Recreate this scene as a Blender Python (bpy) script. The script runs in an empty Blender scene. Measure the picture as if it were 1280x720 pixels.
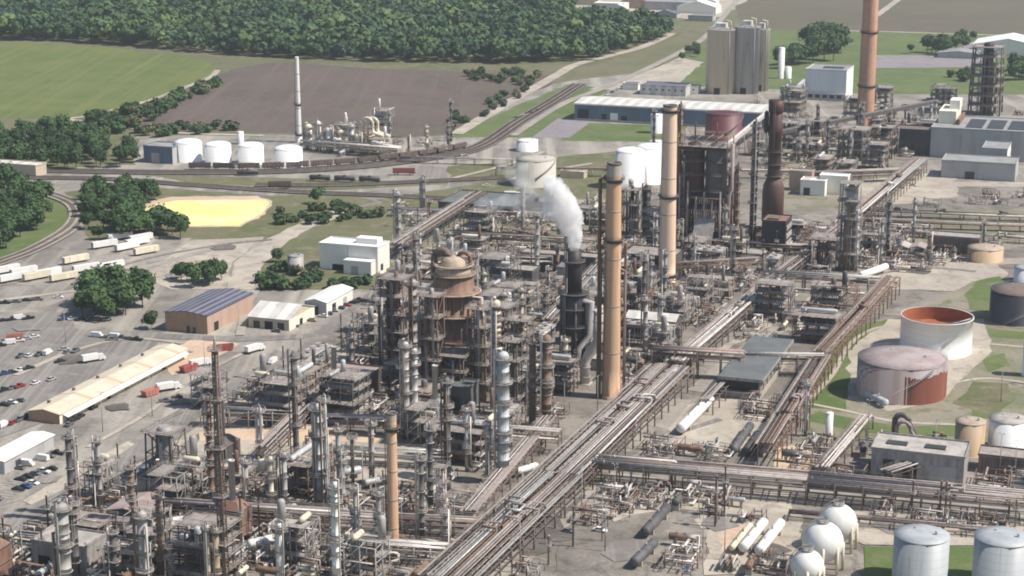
import bpy, math, random
import numpy as np
from mathutils import Vector, Matrix
random.seed(11)
rnd = random.Random(5)
R = math.radians
SC = bpy.context.scene
COL = SC.collection
# ---------------------------------------------------------------- camera model
CAM_H = 212.0; PITCH = R(14.0); F = 2250.0
SP, CP = math.sin(PITCH), math.cos(PITCH)
GRID = R(-19.5)                       # the plant's street grid, turned from the view axis
GU = Vector((math.sin(-GRID), math.cos(-GRID), 0)); GV = Vector((math.cos(GRID), math.sin(GRID), 0))

def P(px, py, z=0.0):
    a = (px-640)/F; b = (360-py)/F
    d = Vector((a, CP+b*SP, -SP+b*CP)); t = (z-CAM_H)/d.z
    return Vector((d.x*t, d.y*t, z))
def depth_of(w): return w[1]*CP - (w[2]-CAM_H)*SP
def proj(w):
    dp = depth_of(w)
    return 640+w[0]/dp*F, 360-(w[1]*SP+(w[2]-CAM_H)*CP)/dp*F
def mpp(px, py, z=0): return depth_of(P(px, py, z))/F
def hgt(px, base, top):
    B = P(px, base); v = (360-top)/F
    return CAM_H + B.y*(v*CP-SP)/(CP+v*SP)

# ---------------------------------------------------------------- mesh builder
class MB:
    def __init__(s): s.v=[]; s.f=[]; s.s=[]
    def add(s, vs, fs, smooth=False):
        n=len(s.v); s.v.extend([tuple(p) for p in vs])
        for f in fs: s.f.append(tuple(i+n for i in f)); s.s.append(smooth)
        return s
    def box(s, c, d, rz=0.0, taper=1.0):
        x,y,z=c; a,b,h=d[0]/2,d[1]/2,d[2]/2; ca,sa=math.cos(rz),math.sin(rz); vs=[]
        for k in (-1,1):
            q = taper if k>0 else 1.0
            for i,j in ((-1,-1),(1,-1),(1,1),(-1,1)):
                u,w=i*a*q,j*b*q; vs.append((x+u*ca-w*sa, y+u*sa+w*ca, z+k*h))
        return s.add(vs,[(3,2,1,0),(4,5,6,7),(0,1,5,4),(1,2,6,5),(2,3,7,6),(3,0,4,7)])
    def bz(s, x0,x1,y0,y1,z0,z1): return s.box(((x0+x1)/2,(y0+y1)/2,(z0+z1)/2),(x1-x0,y1-y0,z1-z0))
    def cyl(s, p0, p1, r0, r1=None, n=12, caps=True):
        if r1 is None: r1=r0
        return s.lathe_axis(p0,p1,[(0,r0),(1,r1)],n,caps)
    def lathe_axis(s, p0, p1, prof, n=12, caps=True, rel=True):
        p0=Vector(p0); p1=Vector(p1); ax=p1-p0; L=ax.length; ax.normalize()
        up=Vector((0,0,1)) if abs(ax.z)<.9 else Vector((1,0,0))
        e1=ax.cross(up).normalized(); e2=ax.cross(e1); vs=[]
        for t,r in prof:
            o=p0+ax*(t*L if rel else t)
            for i in range(n):
                a=2*math.pi*i/n; vs.append(o+e1*(r*math.cos(a))+e2*(r*math.sin(a)))
        m=len(prof); fs=[]
        for k in range(m-1):
            for i in range(n):
                j=(i+1)%n; fs.append((k*n+i,(k+1)*n+i,(k+1)*n+j,k*n+j))
        s.add(vs,fs,True)
        if caps:
            b=len(s.v)-m*n
            s.f.append(tuple(b+i for i in range(n))); s.s.append(False)
            s.f.append(tuple(b+(m-1)*n+n-1-i for i in range(n))); s.s.append(False)
        return s
    def lathe(s, prof, c=(0,0,0), n=24, caps=True):     # prof: (r, z)
        x,y,z0=c
        vs=[(x+r*math.cos(2*math.pi*i/n), y+r*math.sin(2*math.pi*i/n), z0+z) for r,z in prof for i in range(n)]
        m=len(prof); fs=[(k*n+i,k*n+(i+1)%n,(k+1)*n+(i+1)%n,(k+1)*n+i) for k in range(m-1) for i in range(n)]
        b=len(s.v); s.add(vs,fs,True)
        if caps:
            s.f.append(tuple(b+n-1-i for i in range(n))); s.s.append(False)
            s.f.append(tuple(b+(m-1)*n+i for i in range(n))); s.s.append(False)
        return s
    def tube(s, pts, r, n=6):
        pts=[Vector(p) for p in pts]; b=len(s.v); m=len(pts); vs=[]
        for k in range(m):
            t=(pts[min(k+1,m-1)]-pts[max(k-1,0)]).normalized()
            up=Vector((0,0,1)) if abs(t.z)<.85 else Vector((0.3,1,0))
            e1=t.cross(up).normalized(); e2=t.cross(e1)
            sc=1.0
            if 0<k<m-1:
                c=(pts[k]-pts[k-1]).normalized().dot(t); sc=1/max(c,.6)
            for i in range(n):
                a=2*math.pi*(i+.5)/n; vs.append(pts[k]+e1*(r*math.cos(a)*sc)+e2*(r*math.sin(a)*sc))
        fs=[(k*n+i,(k+1)*n+i,(k+1)*n+(i+1)%n,k*n+(i+1)%n) for k in range(m-1) for i in range(n)]
        s.add(vs,fs,True)
        s.f.append(tuple(b+i for i in range(n))); s.s.append(False)
        s.f.append(tuple(b+(m-1)*n+n-1-i for i in range(n))); s.s.append(False)
        return s
    def beam(s, p0, p1, w, h=None): 
        return s.tube([p0,p1], w*.68, 4)
    def sphere(s, c, r, n=12, m=8, sz=1.0, half=False):
        lo = 0 if half else -90
        prof=[(r*math.cos(R(lo+(90-lo)*k/m)), r*sz*math.sin(R(lo+(90-lo)*k/m))) for k in range(m+1)]
        prof=[(max(a,.02*r),z) for a,z in prof]
        return s.lathe(prof,c,n)
    def ring(s, c, r0, r1, h, n=20):
        s.lathe([(r0,0),(r1,0),(r1,h),(r0,h),(r0,0)],c,n,False); return s
    def rail(s, c, r, n=14, h=1.1, w=.07):
        x,y,z=c
        for zz in (h,h*.5):
            s.tube([(x+r*math.cos(2*math.pi*i/n),y+r*math.sin(2*math.pi*i/n),z+zz) for i in range(n+1)],w,4)
        for i in range(0,n,2):
            a=2*math.pi*i/n; s.tube([(x+r*math.cos(a),y+r*math.sin(a),z),(x+r*math.cos(a),y+r*math.sin(a),z+h)],w,4)
        return s
    def boxrail(s, x0,x1,y0,y1,z,h=1.1,w=.07):
        for zz in (h,h*.5): s.tube([(x0,y0,z+zz),(x1,y0,z+zz),(x1,y1,z+zz),(x0,y1,z+zz),(x0,y0,z+zz)],w,4)
        nx=max(1,int((x1-x0)/2.5)); ny=max(1,int((y1-y0)/2.5))
        for i in range(nx+1):
            x=x0+(x1-x0)*i/nx
            for y in (y0,y1): s.tube([(x,y,z),(x,y,z+h)],w,4)
        for j in range(1,ny):
            y=y0+(y1-y0)*j/ny
            for x in (x0,x1): s.tube([(x,y,z),(x,y,z+h)],w,4)
        return s
    def mesh(s, name, mat):
        me=bpy.data.meshes.new(name); me.from_pydata([tuple(p) for p in s.v],[],s.f)
        me.polygons.foreach_set('use_smooth', np.array(s.s,dtype=bool)); me.materials.append(mat); me.update()
        return me
    def build(s, name, mat, parent=None, loc=None):
        o=bpy.data.objects.new(name, s.mesh(name, M[mat] if isinstance(mat,str) else mat)); COL.objects.link(o)
        if parent: o.parent=parent
        if loc is not None: o.location=loc
        return o

# ---------------------------------------------------------------- things
THINGS=[]          # (root, description) to be labelled at the end
def thing(name, cat, loc, rz=GRID, desc=None, label=None, group=None):
    o=bpy.data.objects.new(name,None); COL.objects.link(o); o.empty_display_size=.5
    o.location=loc; o.rotation_euler=(0,0,rz); return tagit(o,cat,desc,label,group)
def tagit(o, cat, desc=None, label=None, group=None):
    o['category']=cat
    if group: o['group']=group
    if label: o['label']=label
    else: THINGS.append((o,desc or cat))
    return o
KIDS={}
def kids(o):
    return [c for c in o.children]
def dup(root, loc, rz, cat, desc=None, label=None, group=None, scale=None):
    r=root.copy(); COL.objects.link(r); r.location=loc; r.rotation_euler=(0,0,rz)
    if scale: r.scale=(scale,)*3 if isinstance(scale,(int,float)) else scale
    for k in ('label','group'):
        if k in r: del r[k]
    if root.name not in KIDS: KIDS[root.name]=[(c,list(c.children)) for c in root.children]
    for c,gs in KIDS[root.name]:
        d=c.copy(); COL.objects.link(d); d.parent=r
        for g in gs:
            e=g.copy(); COL.objects.link(e); e.parent=d
    return tagit(r,cat,desc,label,group)
def structure(o, kind='structure'): o['kind']=kind; return o
def stem_color(m): return MCOL.get(m,'grey')

# ---------------------------------------------------------------- materials
M={}; MCOL={}
def nd(nt,t,**k):
    n=nt.nodes.new(t)
    for a,b in k.items(): setattr(n,a,b)
    return n
def newmat(name):
    m=bpy.data.materials.new(name); m.use_nodes=True; nt=m.node_tree; nt.nodes.clear()
    o=nd(nt,'ShaderNodeOutputMaterial'); b=nd(nt,'ShaderNodeBsdfPrincipled'); nt.links.new(b.outputs[0],o.inputs[0])
    return m,nt,b
def mixc(nt,fac,a,b,mode='MIX'):
    n=nd(nt,'ShaderNodeMix',data_type='RGBA',blend_type=mode)
    for s,v in ((0,fac),(6,a),(7,b)):
        if hasattr(v,'default_value') or hasattr(v,'is_linked'): nt.links.new(v,n.inputs[s])
        elif isinstance(v,(int,float)): n.inputs[s].default_value=v
        else: n.inputs[s].default_value=(*v,1)
    return n.outputs[2]
def noise(nt,vec,scale,detail=4,rough=.6,dist=0):
    n=nd(nt,'ShaderNodeTexNoise'); n.inputs['Scale'].default_value=scale; n.inputs['Detail'].default_value=detail
    n.inputs['Roughness'].default_value=rough; n.inputs['Distortion'].default_value=dist
    if vec is not None: nt.links.new(vec,n.inputs['Vector'])
    return n.outputs['Fac']
def ramp(nt,v,lo,hi):
    n=nd(nt,'ShaderNodeMapRange'); n.inputs[1].default_value=lo; n.inputs[2].default_value=hi; nt.links.new(v,n.inputs[0]); n.clamp=True
    return n.outputs[0]
def mapping(nt,src,scale):
    n=nd(nt,'ShaderNodeMapping'); n.inputs['Scale'].default_value=scale; nt.links.new(src,n.inputs['Vector']); return n.outputs[0]
def wm(name, c, c2=None, spot=None, col='grey', scale=.35, streak=.18, rough=.6, metal=0., rv=.12, lo=.42, hi=.62, slo=.58, shi=.7, bands=None, bump=0):
    m,nt,b=newmat(name); tc=nd(nt,'ShaderNodeTexCoord').outputs['Object']
    oi=nd(nt,'ShaderNodeObjectInfo')
    add=nd(nt,'ShaderNodeVectorMath',operation='ADD'); nt.links.new(tc,add.inputs[0])
    sc=nd(nt,'ShaderNodeVectorMath',operation='SCALE'); comb=nd(nt,'ShaderNodeCombineXYZ')
    for i in range(3): nt.links.new(oi.outputs['Random'],comb.inputs[i])
    nt.links.new(comb.outputs[0],sc.inputs[0]); sc.inputs['Scale'].default_value=91.; nt.links.new(sc.outputs[0],add.inputs[1])
    v=add.outputs[0]
    vs=mapping(nt,v,(1,1,streak)) if streak!=1 else v
    base=mixc(nt,ramp(nt,noise(nt,vs,scale,5,.65),lo,hi),c,c2 or tuple(x*.72 for x in c))
    if bands:
        sx=nd(nt,'ShaderNodeSeparateXYZ'); nt.links.new(tc,sx.inputs[0])
        w=nd(nt,'ShaderNodeMath',operation='MULTIPLY'); nt.links.new(sx.outputs[bands[0]],w.inputs[0]); w.inputs[1].default_value=bands[1]
        fr=nd(nt,'ShaderNodeMath',operation='FRACT'); nt.links.new(w.outputs[0],fr.inputs[0])
        gt=nd(nt,'ShaderNodeMath',operation='GREATER_THAN'); nt.links.new(fr.outputs[0],gt.inputs[0]); gt.inputs[1].default_value=bands[2]
        base=mixc(nt,gt.outputs[0],base,bands[3])
    if spot: base=mixc(nt,ramp(nt,noise(nt,vs,scale*2.3,6,.7),slo,shi),base,spot)
    hv=nd(nt,'ShaderNodeHueSaturation'); nt.links.new(base,hv.inputs['Color'])
    mr=nd(nt,'ShaderNodeMapRange'); nt.links.new(oi.outputs['Random'],mr.inputs[0]); mr.inputs[3].default_value=1-rv; mr.inputs[4].default_value=1+rv
    nt.links.new(mr.outputs[0],hv.inputs['Value']); nt.links.new(hv.outputs[0],b.inputs['Base Color'])
    b.inputs['Roughness'].default_value=rough; b.inputs['Metallic'].default_value=metal
    M[name]=m; MCOL[name]=col; return m
W=wm
W('pipe_silver',(.50,.49,.47),(.36,.35,.34),(.22,.17,.13),'silver grey',.5,.6,.45,.25)
W('pipe_pale',(.62,.58,.54),(.48,.43,.40),(.26,.18,.14),'pale grey',.5,.6,.5)
W('pipe_dark',(.15,.125,.12),(.10,.085,.08),(.18,.10,.06),'dark grey',.5,.6,.55)
W('pipe_rust',(.24,.16,.12),(.165,.108,.085),(.30,.17,.09),'rusty brown',.5,.6,.75)
W('pipe_mauve',(.36,.30,.28),(.26,.21,.195),(.16,.10,.08),'mauve grey',.5,.6,.6)
W('pipe_grey',(.36,.335,.315),(.25,.23,.215),(.20,.12,.08),'grey',.5,.6,.6)
W('steel_grey',(.36,.34,.325),(.25,.23,.22),(.17,.10,.07),'grey',.6,.3,.6)
W('steel_dark',(.105,.092,.088),(.07,.06,.058),(.12,.07,.05),'dark',.6,.3,.6)
W('steel_rust',(.23,.135,.10),(.15,.088,.07),(.25,.14,.085),'rust brown',.5,.3,.8)
W('steel_brown',(.185,.135,.115),(.12,.09,.08),(.20,.12,.08),'brown',.5,.3,.7)
W('steel_tan',(.42,.34,.26),(.31,.24,.19),(.20,.12,.08),'tan',.5,.3,.7)
W('vessel_silver',(.50,.50,.50),(.37,.37,.365),(.25,.20,.16),'silver',.35,.12,.5,.2)
W('vessel_grey',(.36,.345,.335),(.25,.235,.23),(.17,.12,.09),'grey',.35,.12,.6)
W('vessel_dark',(.11,.105,.11),(.07,.067,.07),(.12,.085,.07),'dark',.35,.12,.6)
W('vessel_rust',(.23,.145,.10),(.16,.09,.065),(.34,.22,.14),'rust brown',.35,.12,.75)
W('vessel_white',(.76,.75,.72),(.66,.64,.60),(.42,.34,.26),'white',.3,.12,.5,0,.05,.45,.75,.66,.8)
W('vessel_cream',(.72,.66,.52),(.60,.53,.40),(.35,.24,.16),'cream',.3,.12,.6)
W('vessel_pale',(.50,.53,.54),(.38,.40,.42),(.28,.24,.21),'pale blue grey',.3,.12,.5)
W('deck',(.33,.29,.265),(.22,.195,.18),(.26,.2,.16),'grey',.4,1,.8)
W('deck_pale',(.40,.37,.34),(.28,.26,.24),(.17,.12,.09),'pale grey',.3,1,.8)
W('conc',(.46,.42,.37),(.35,.32,.285),(.24,.21,.18),'concrete',.2,.4,.9)
W('brick_buff',(.76,.57,.43),(.66,.48,.35),(.47,.30,.18),'buff',.3,.07,.85,0,.02,.4,.65,.58,.72)
W('brick_orange',(.67,.43,.275),(.54,.33,.20),(.33,.19,.12),'orange',.3,.07,.85,0,.02,.38,.64,.56,.68)
W('brick_red',(.55,.31,.21),(.47,.255,.17),(.66,.40,.28),'red',.2,.12,.85,0,.02)
W('maroon_base',(.125,.068,.058),(.085,.045,.042),(.16,.09,.075),'maroon',.3,.1,.7)
W('maroon',(.062,.022,.021),(.042,.017,.017),(.15,.06,.05),'maroon',.3,.2,.6)
W('maroon_tank',(.12,.028,.04),(.08,.02,.03),None,'maroon',.3,.2,.55)
W('soot',(.030,.028,.030),(.018,.017,.02),(.06,.05,.05),'black',.3,.3,.6)
W('navy',(.028,.03,.042),(.02,.021,.03),(.05,.05,.06),'dark blue',.3,.2,.5)
W('tank_red',(.255,.082,.055),(.21,.07,.05),(.42,.20,.15),'red',.16,.06,.6,0,.03,.45,.6,.6,.75)
W('tank_redgrey',(.27,.235,.235),(.215,.16,.15),(.34,.27,.26),'grey red',.22,.06,.6,0,.03)
W('roof_mauve',(.37,.315,.305),(.29,.225,.215),(.27,.14,.11),'mauve',.12,1,.7,0,.03)
W('rust_deck',(.40,.125,.05),(.28,.085,.035),(.20,.07,.04),'rust',.12,1,.85,0,.02)
W('tank_white',(.80,.80,.79),(.72,.72,.71),(.55,.50,.45),'white',.2,.07,.45,0,.03,.45,.75,.62,.8,bands=(2,.4,.96,(.62,.61,.59)))
W('tank_grey',(.40,.425,.445),(.33,.35,.37),(.24,.24,.24),'grey',.2,.06,.5,0,.03,bands=(2,.4,.95,(.27,.285,.30)))
W('tank_tan',(.45,.33,.21),(.36,.25,.16),(.28,.17,.10),'tan',.15,.1,.7)
W('silo_conc',(.66,.60,.50),(.57,.52,.43),(.33,.29,.25),'concrete',.07,.08,.9,0,.03)
W('silo_grey',(.46,.46,.46),(.38,.38,.385),(.23,.22,.21),'grey',.07,.08,.85,0,.03)
W('tank_beige',(.47,.445,.39),(.40,.38,.335),(.30,.28,.24),'beige grey',.15,.08,.7,0,.03)
W('wall_white',(.80,.79,.72),(.72,.71,.64),(.55,.52,.45),'white',.12,.15,.6,0,.02,.5,.8,.68,.85)
W('wall_cube',(.68,.72,.73),(.60,.64,.65),None,'white',.1,.1,.5,0,.02,bands=(0,.5,.93,(.50,.53,.54)))
W('wall_blue',(.115,.17,.245),(.085,.13,.19),None,'blue',.1,.2,.55,0,.02,bands=(0,.33,.92,(.07,.10,.15)))
W('wall_grey',(.42,.42,.42),(.34,.34,.34),(.26,.25,.24),'grey',.1,.2,.7,0,.03)
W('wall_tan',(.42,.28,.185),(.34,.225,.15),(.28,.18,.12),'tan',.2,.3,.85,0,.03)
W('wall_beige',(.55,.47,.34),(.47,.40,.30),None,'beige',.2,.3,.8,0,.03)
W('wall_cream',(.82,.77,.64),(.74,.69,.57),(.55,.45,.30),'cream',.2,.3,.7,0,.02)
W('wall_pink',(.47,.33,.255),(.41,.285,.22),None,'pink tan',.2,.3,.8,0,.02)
W('roof_grey',(.30,.305,.30),(.235,.24,.235),(.19,.18,.17),'grey',.12,1,.7,0,.03)
W('roof_pale',(.56,.54,.51),(.47,.45,.42),(.36,.33,.30),'pale grey',.12,1,.7,0,.03,bands=(0,.11,.5,(.66,.64,.60)))
W('roof_white',(.78,.77,.74),(.70,.69,.66),(.5,.47,.42),'white',.1,1,.6,0,.02,.5,.8,.68,.85)
W('roof_tan',(.60,.53,.42),(.53,.46,.36),(.44,.38,.30),'tan',.1,1,.8,0,.02,bands=(1,.045,.9,(.48,.38,.26)))
W('roof_slate',(.095,.095,.125),(.065,.065,.09),None,'slate',.12,1,.6,0,.02,bands=(0,.3,.62,(.20,.195,.24)))
W('roof_canopy',(.145,.155,.155),(.11,.12,.12),(.19,.19,.18),'grey green',.1,1,.6,0,.02)
W('panel_black',(.05,.05,.055),(.035,.035,.04),None,'black',.2,1,.5)
W('glass_dark',(.03,.035,.04),(.02,.022,.028),None,'dark',.4,1,.15,0,.1)
W('opening',(.02,.02,.022),(.012,.012,.014),None,'dark',.4,1,.8)
W('timber',(.16,.12,.09),(.11,.085,.065),None,'brown',1.,1,.9)
W('rubber',(.02,.02,.02),(.015,.015,.015),None,'black',1.,1,.9)
W('rail_steel',(.10,.075,.06),(.07,.055,.045),(.2,.18,.17),'brown',.3,1,.55,.3)
W('yellow',(.70,.48,.06),(.6,.4,.05),None,'yellow',.5,1,.5)
W('skip_red',(.33,.085,.075),(.27,.07,.065),(.2,.07,.06),'red',.6,.4,.6)
W('skip_coral',(.42,.165,.125),(.34,.135,.105),None,'orange red',.6,.4,.6)
W('trunk',(.10,.075,.055),(.07,.05,.04),None,'brown',2.,.3,.95)
for nm,c in (('white',(.72,.72,.71)),('silver',(.42,.43,.44)),('grey',(.16,.165,.17)),('black',(.018,.018,.02)),('red',(.30,.03,.025)),('blue',(.035,.07,.19)),('tan',(.36,.30,.22)),('green',(.05,.10,.06))):
    W('car_'+nm,c,tuple(x*.93 for x in c),None,nm,.5,1,.28,0,.06)

def leafmat(name,c1,c2,c3,sc=.09):
    m,nt,b=newmat(name); g=nd(nt,'ShaderNodeNewGeometry').outputs['Position']; oi=nd(nt,'ShaderNodeObjectInfo')
    col=mixc(nt,ramp(nt,noise(nt,g,sc,3,.6),.38,.62),c1,c2)
    col=mixc(nt,ramp(nt,noise(nt,g,sc*7,3,.6),.5,.75),col,c3)
    hv=nd(nt,'ShaderNodeHueSaturation'); nt.links.new(col,hv.inputs['Color'])
    mr=nd(nt,'ShaderNodeMapRange'); nt.links.new(oi.outputs['Random'],mr.inputs[0]); mr.inputs[3].default_value=.75; mr.inputs[4].default_value=1.3
    nt.links.new(mr.outputs[0],hv.inputs['Value']); nt.links.new(hv.outputs[0],b.inputs['Base Color']); b.inputs['Roughness'].default_value=.75
    b.inputs['Specular IOR Level'].default_value=.25
    M[name]=m
leafmat('leaf',(.030,.066,.028),(.052,.095,.033),(.078,.122,.042))
leafmat('leaf_wood_dark',(.018,.044,.024),(.030,.062,.030),(.045,.080,.036),.02)
leafmat('leaf_wood_light',(.060,.105,.036),(.085,.130,.045),(.11,.15,.06),.02)
leafmat('leaf_wood',(.022,.052,.027),(.055,.098,.036),(.085,.122,.05),.017)
leafmat('leaf_scrub',(.075,.092,.040),(.105,.115,.055),(.13,.12,.07),.1)

def groundmat(name, c1,c2,c3=None,s1=.012,s2=.09,s3=.8,amt=.55,lines=None,rough=.95,lo=.42,hi=.6):
    """Worn ground: wide patches, middling stains and fine grit, all in metres."""
    m,nt,b=newmat(name); g=nd(nt,'ShaderNodeNewGeometry').outputs['Position']
    col=mixc(nt,ramp(nt,noise(nt,g,s1,5,.6,.4),lo,hi),c1,c2)
    if c3: col=mixc(nt,ramp(nt,noise(nt,g,s2,6,.7,.6),.50,.66),col,c3)
    if lines:
        rot=nd(nt,'ShaderNodeMapping'); rot.inputs['Rotation'].default_value=(0,0,lines[0]); rot.inputs['Scale'].default_value=(lines[1],.002,1); nt.links.new(g,rot.inputs['Vector'])
        col=mixc(nt,ramp(nt,noise(nt,rot.outputs[0],1.,3,.6),.5,.7),col,lines[2])
    f=noise(nt,g,s3,5,.75); mr=nd(nt,'ShaderNodeMapRange'); nt.links.new(f,mr.inputs[0]); mr.inputs[1].default_value=.25; mr.inputs[2].default_value=.75
    mr.inputs[3].default_value=1-amt*.45; mr.inputs[4].default_value=1+amt*.45
    hv=nd(nt,'ShaderNodeHueSaturation'); nt.links.new(col,hv.inputs['Color']); nt.links.new(mr.outputs[0],hv.inputs['Value'])
    nt.links.new(hv.outputs[0],b.inputs['Base Color']); b.inputs['Roughness'].default_value=rough
    M[name]=m
G=groundmat
G('g_base',(.115,.12,.058),(.15,.135,.08),(.085,.10,.045),.004,.03,.3)
G('g_plant',(.255,.228,.198),(.158,.140,.122),(.095,.083,.074),.03,.1,.7,.7)
G('g_yard',(.285,.262,.232),(.185,.170,.152),(.14,.128,.114),.014,.05,.6,.7,lines=(R(20),.09,(.36,.33,.285)))
G('g_light',(.43,.385,.32),(.34,.30,.25),(.25,.22,.185),.03,.12,.8,.4)
G('g_road',(.20,.183,.17),(.155,.143,.134),(.25,.23,.205),.03,.12,.8,.3,lines=(R(20),.5,(.27,.25,.23)))
G('g_road_pale',(.33,.30,.262),(.27,.245,.215),(.21,.19,.17),.03,.12,.8,.3)
G('g_field',(.098,.128,.028),(.125,.142,.036),(.080,.112,.026),.006,.03,.25,.25,lines=(R(70),.14,(.145,.165,.05)))
G('g_fallow',(.112,.083,.072),(.088,.068,.059),(.105,.092,.062),.010,.02,.2,.6,lines=(R(-80),.12,(.125,.094,.081)))
G('g_olive',(.112,.098,.062),(.095,.083,.055),(.125,.105,.075),.004,.02,.15,.2)
G('g_lawn',(.075,.118,.028),(.105,.138,.042),(.14,.145,.07),.02,.08,.5,.4)
G('g_verge',(.095,.108,.042),(.13,.125,.065),(.19,.165,.115),.02,.1,.5,.6)
G('g_sulphur',(.76,.70,.24),(.80,.76,.40),(.62,.52,.24),.03,.11,.4,.35)
G('g_pink',(.50,.36,.26),(.56,.44,.32),(.42,.33,.24),.02,.08,.4,.3)
G('g_ballast',(.155,.135,.125),(.115,.10,.095),(.20,.175,.16),.02,.1,.7,.4,lines=(R(85),.3,(.20,.18,.165)))
G('g_bund',(.24,.215,.165),(.17,.165,.105),(.115,.13,.06),.03,.1,.6,.5)
G('g_pad',(.22,.20,.215),(.25,.225,.235),(.18,.165,.17),.02,.1,.5,.3)
G('g_stain',(.09,.08,.075),(.13,.115,.105),(.18,.16,.14),.05,.15,.8,.5)
from mathutils import noise as mnoise
# ================================================================ camera, light, air
cam=bpy.data.cameras.new('camera'); co=bpy.data.objects.new('camera',cam); COL.objects.link(co)
cam.sensor_width=36; cam.lens=F/1280*36; cam.clip_start=1; cam.clip_end=20000
co.location=(0,0,CAM_H); co.rotation_euler=(R(90)-PITCH,0,0); SC.camera=co
SUN_EL=R(52); SUN_AZ=R(-13)           # sun on the right, a little towards the viewer
sv=Vector((math.cos(SUN_EL)*math.cos(SUN_AZ),math.cos(SUN_EL)*math.sin(SUN_AZ),math.sin(SUN_EL)))
sl=bpy.data.lights.new('sun','SUN'); so=bpy.data.objects.new('sun',sl); COL.objects.link(so)
sl.energy=4.9; sl.angle=R(.5); sl.color=(1,.93,.83); so.rotation_euler=sv.to_track_quat('Z','Y').to_euler(); so.location=(0,0,900)
wd=bpy.data.worlds.new('World'); SC.world=wd; wd.use_nodes=True; nt=wd.node_tree; nt.nodes.clear()
sk=nd(nt,'ShaderNodeTexSky',sky_type='NISHITA'); sk.sun_disc=False; sk.sun_elevation=SUN_EL; sk.sun_rotation=math.pi/2-SUN_AZ
bg=nd(nt,'ShaderNodeBackground'); bg.inputs[1].default_value=.095; ow=nd(nt,'ShaderNodeOutputWorld')
nt.links.new(sk.outputs[0],bg.inputs[0]); nt.links.new(bg.outputs[0],ow.inputs[0])
vs=SC.view_settings; vs.view_transform='Standard'; vs.look='None'; vs.exposure=.3; vs.gamma=1; vs.use_curve_mapping=False
cy=SC.cycles; cy.max_bounces=5; cy.diffuse_bounces=2; cy.glossy_bounces=2; cy.transmission_bounces=2; cy.volume_bounces=14; cy.transparent_max_bounces=6
cy.use_denoising=True; cy.filter_width=1.9; cy.volume_step_rate=2.; cy.sample_clamp_indirect=4

# ================================================================ ground sheets
ZN=[0]
def poly_obj(name, pts, mat, z, jit=0., step=12.):
    out=[]; ZN[0]+=1; z+=ZN[0]*.003
    n=len(pts)
    for i in range(n):
        a,b=pts[i],pts[(i+1)%n]; L=(b-a).length; k=max(1,int(L/step)) if jit else 1
        nrm=Vector((-(b-a).y,(b-a).x,0)).normalized()
        for q in range(k):
            p=a.lerp(b,q/k)
            if jit and q: p=p+nrm*rnd.uniform(-jit,jit)
            out.append((p.x,p.y,z))
    mb=MB(); mb.add(out,[tuple(range(len(out)))]); me=mb.mesh(name,M[mat])
    if me.polygons[0].normal.z<0: me.flip_normals()
    o=bpy.data.objects.new(name,me); COL.objects.link(o)
    return structure(o)
def sheet(name,pts,mat,z,jit=0.,step=12.): return poly_obj(name,[P(x,y) for x,y in pts],mat,z,jit,step)
def ribbon(mb, pts, w, z):
    pts=[Vector((p.x,p.y,0)) for p in pts]; L=[];Rr=[]
    for i,p in enumerate(pts):
        t=(pts[min(i+1,len(pts)-1)]-pts[max(i-1,0)]).normalized(); nn=Vector((-t.y,t.x,0))*w/2
        L.append(p+nn); Rr.append(p-nn)
    vs=[(p.x,p.y,z) for p in L]+[(p.x,p.y,z) for p in Rr]; n=len(pts)
    mb.add(vs,[(n+i,n+i+1,i+1,i) for i in range(n-1)])
def smooth_pts(pts, k=6):
    pts=[P(*p) if not isinstance(p,Vector) else p for p in pts]; out=[]
    if len(pts)<3: return pts
    for i in range(len(pts)-1):
        p0,p1,p2,p3=pts[max(i-1,0)],pts[i],pts[i+1],pts[min(i+2,len(pts)-1)]
        for q in range(k):
            t=q/k; out.append(.5*((2*p1)+(p2-p0)*t+(2*p0-5*p1+4*p2-p3)*t*t+(3*p1-p0-3*p2+p3)*t**3))
    out.append(pts[-1]); return out
def strip(name,pts,w,mat,z,sm=True):
    ZN[0]+=1; z+=ZN[0]*.003; mb=MB(); ribbon(mb,smooth_pts(pts) if sm else [P(*p) for p in pts],w,z)
    return structure(mb.build(name,mat))
gb=MB(); gb.add([(-4500,-400,0),(4500,-400,0),(4500,7000,0),(-4500,7000,0)],[(0,1,2,3)]); structure(gb.build('ground','g_base'))
S=sheet
# fields and land cover beyond the works
S('wood_floor',[(-150,-25),(700,-25),(705,6),(800,12),(868,22),(858,40),(830,52),(760,78),(640,84),(480,82),(340,76),(235,70),(150,60),(-150,50)],'g_verge',.03,4,40)
S('farm_field',[(-150,52),(60,54),(150,61),(235,71),(262,78),(270,86),(262,97),(240,105),(190,124),(130,140),(90,147),(-150,150)],'g_field',.06,1.5,30)
S('fallow_field',[(150,152),(205,130),(262,102),(290,86),(340,78),(470,86),(600,90),(690,94),(690,102),(640,126),(600,148),(560,168),(480,172),(300,164),(200,166)],'g_fallow',.05,6,20)
S('verge',[(100,146),(190,126),(262,99),(290,82),(700,86),(720,92),(690,105),(600,150),(560,172),(480,174),(100,172)],'g_verge',.03,4,20)
S('ploughed_field',[(900,-30),(1500,-30),(1500,44),(1280,44),(1040,39),(930,34)],'g_olive',.03,3,40)
S('lawn',[(790,90),(870,62),(930,36),(1040,40),(1500,46),(1500,118),(1100,118),(850,106)],'g_lawn',.04,3,30)
S('car_park',[(1094,69),(1180,69),(1215,52),(1250,58),(1240,84),(1094,85)],'g_pad',.06)
strip('country_road',[(1020,37.5),(1120,40),(1280,45),(1500,50)],7,'g_light',.08)
strip('country_road',[(1095,20),(1130,-6),(1150,-22)],9,'g_light',.08)
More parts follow.
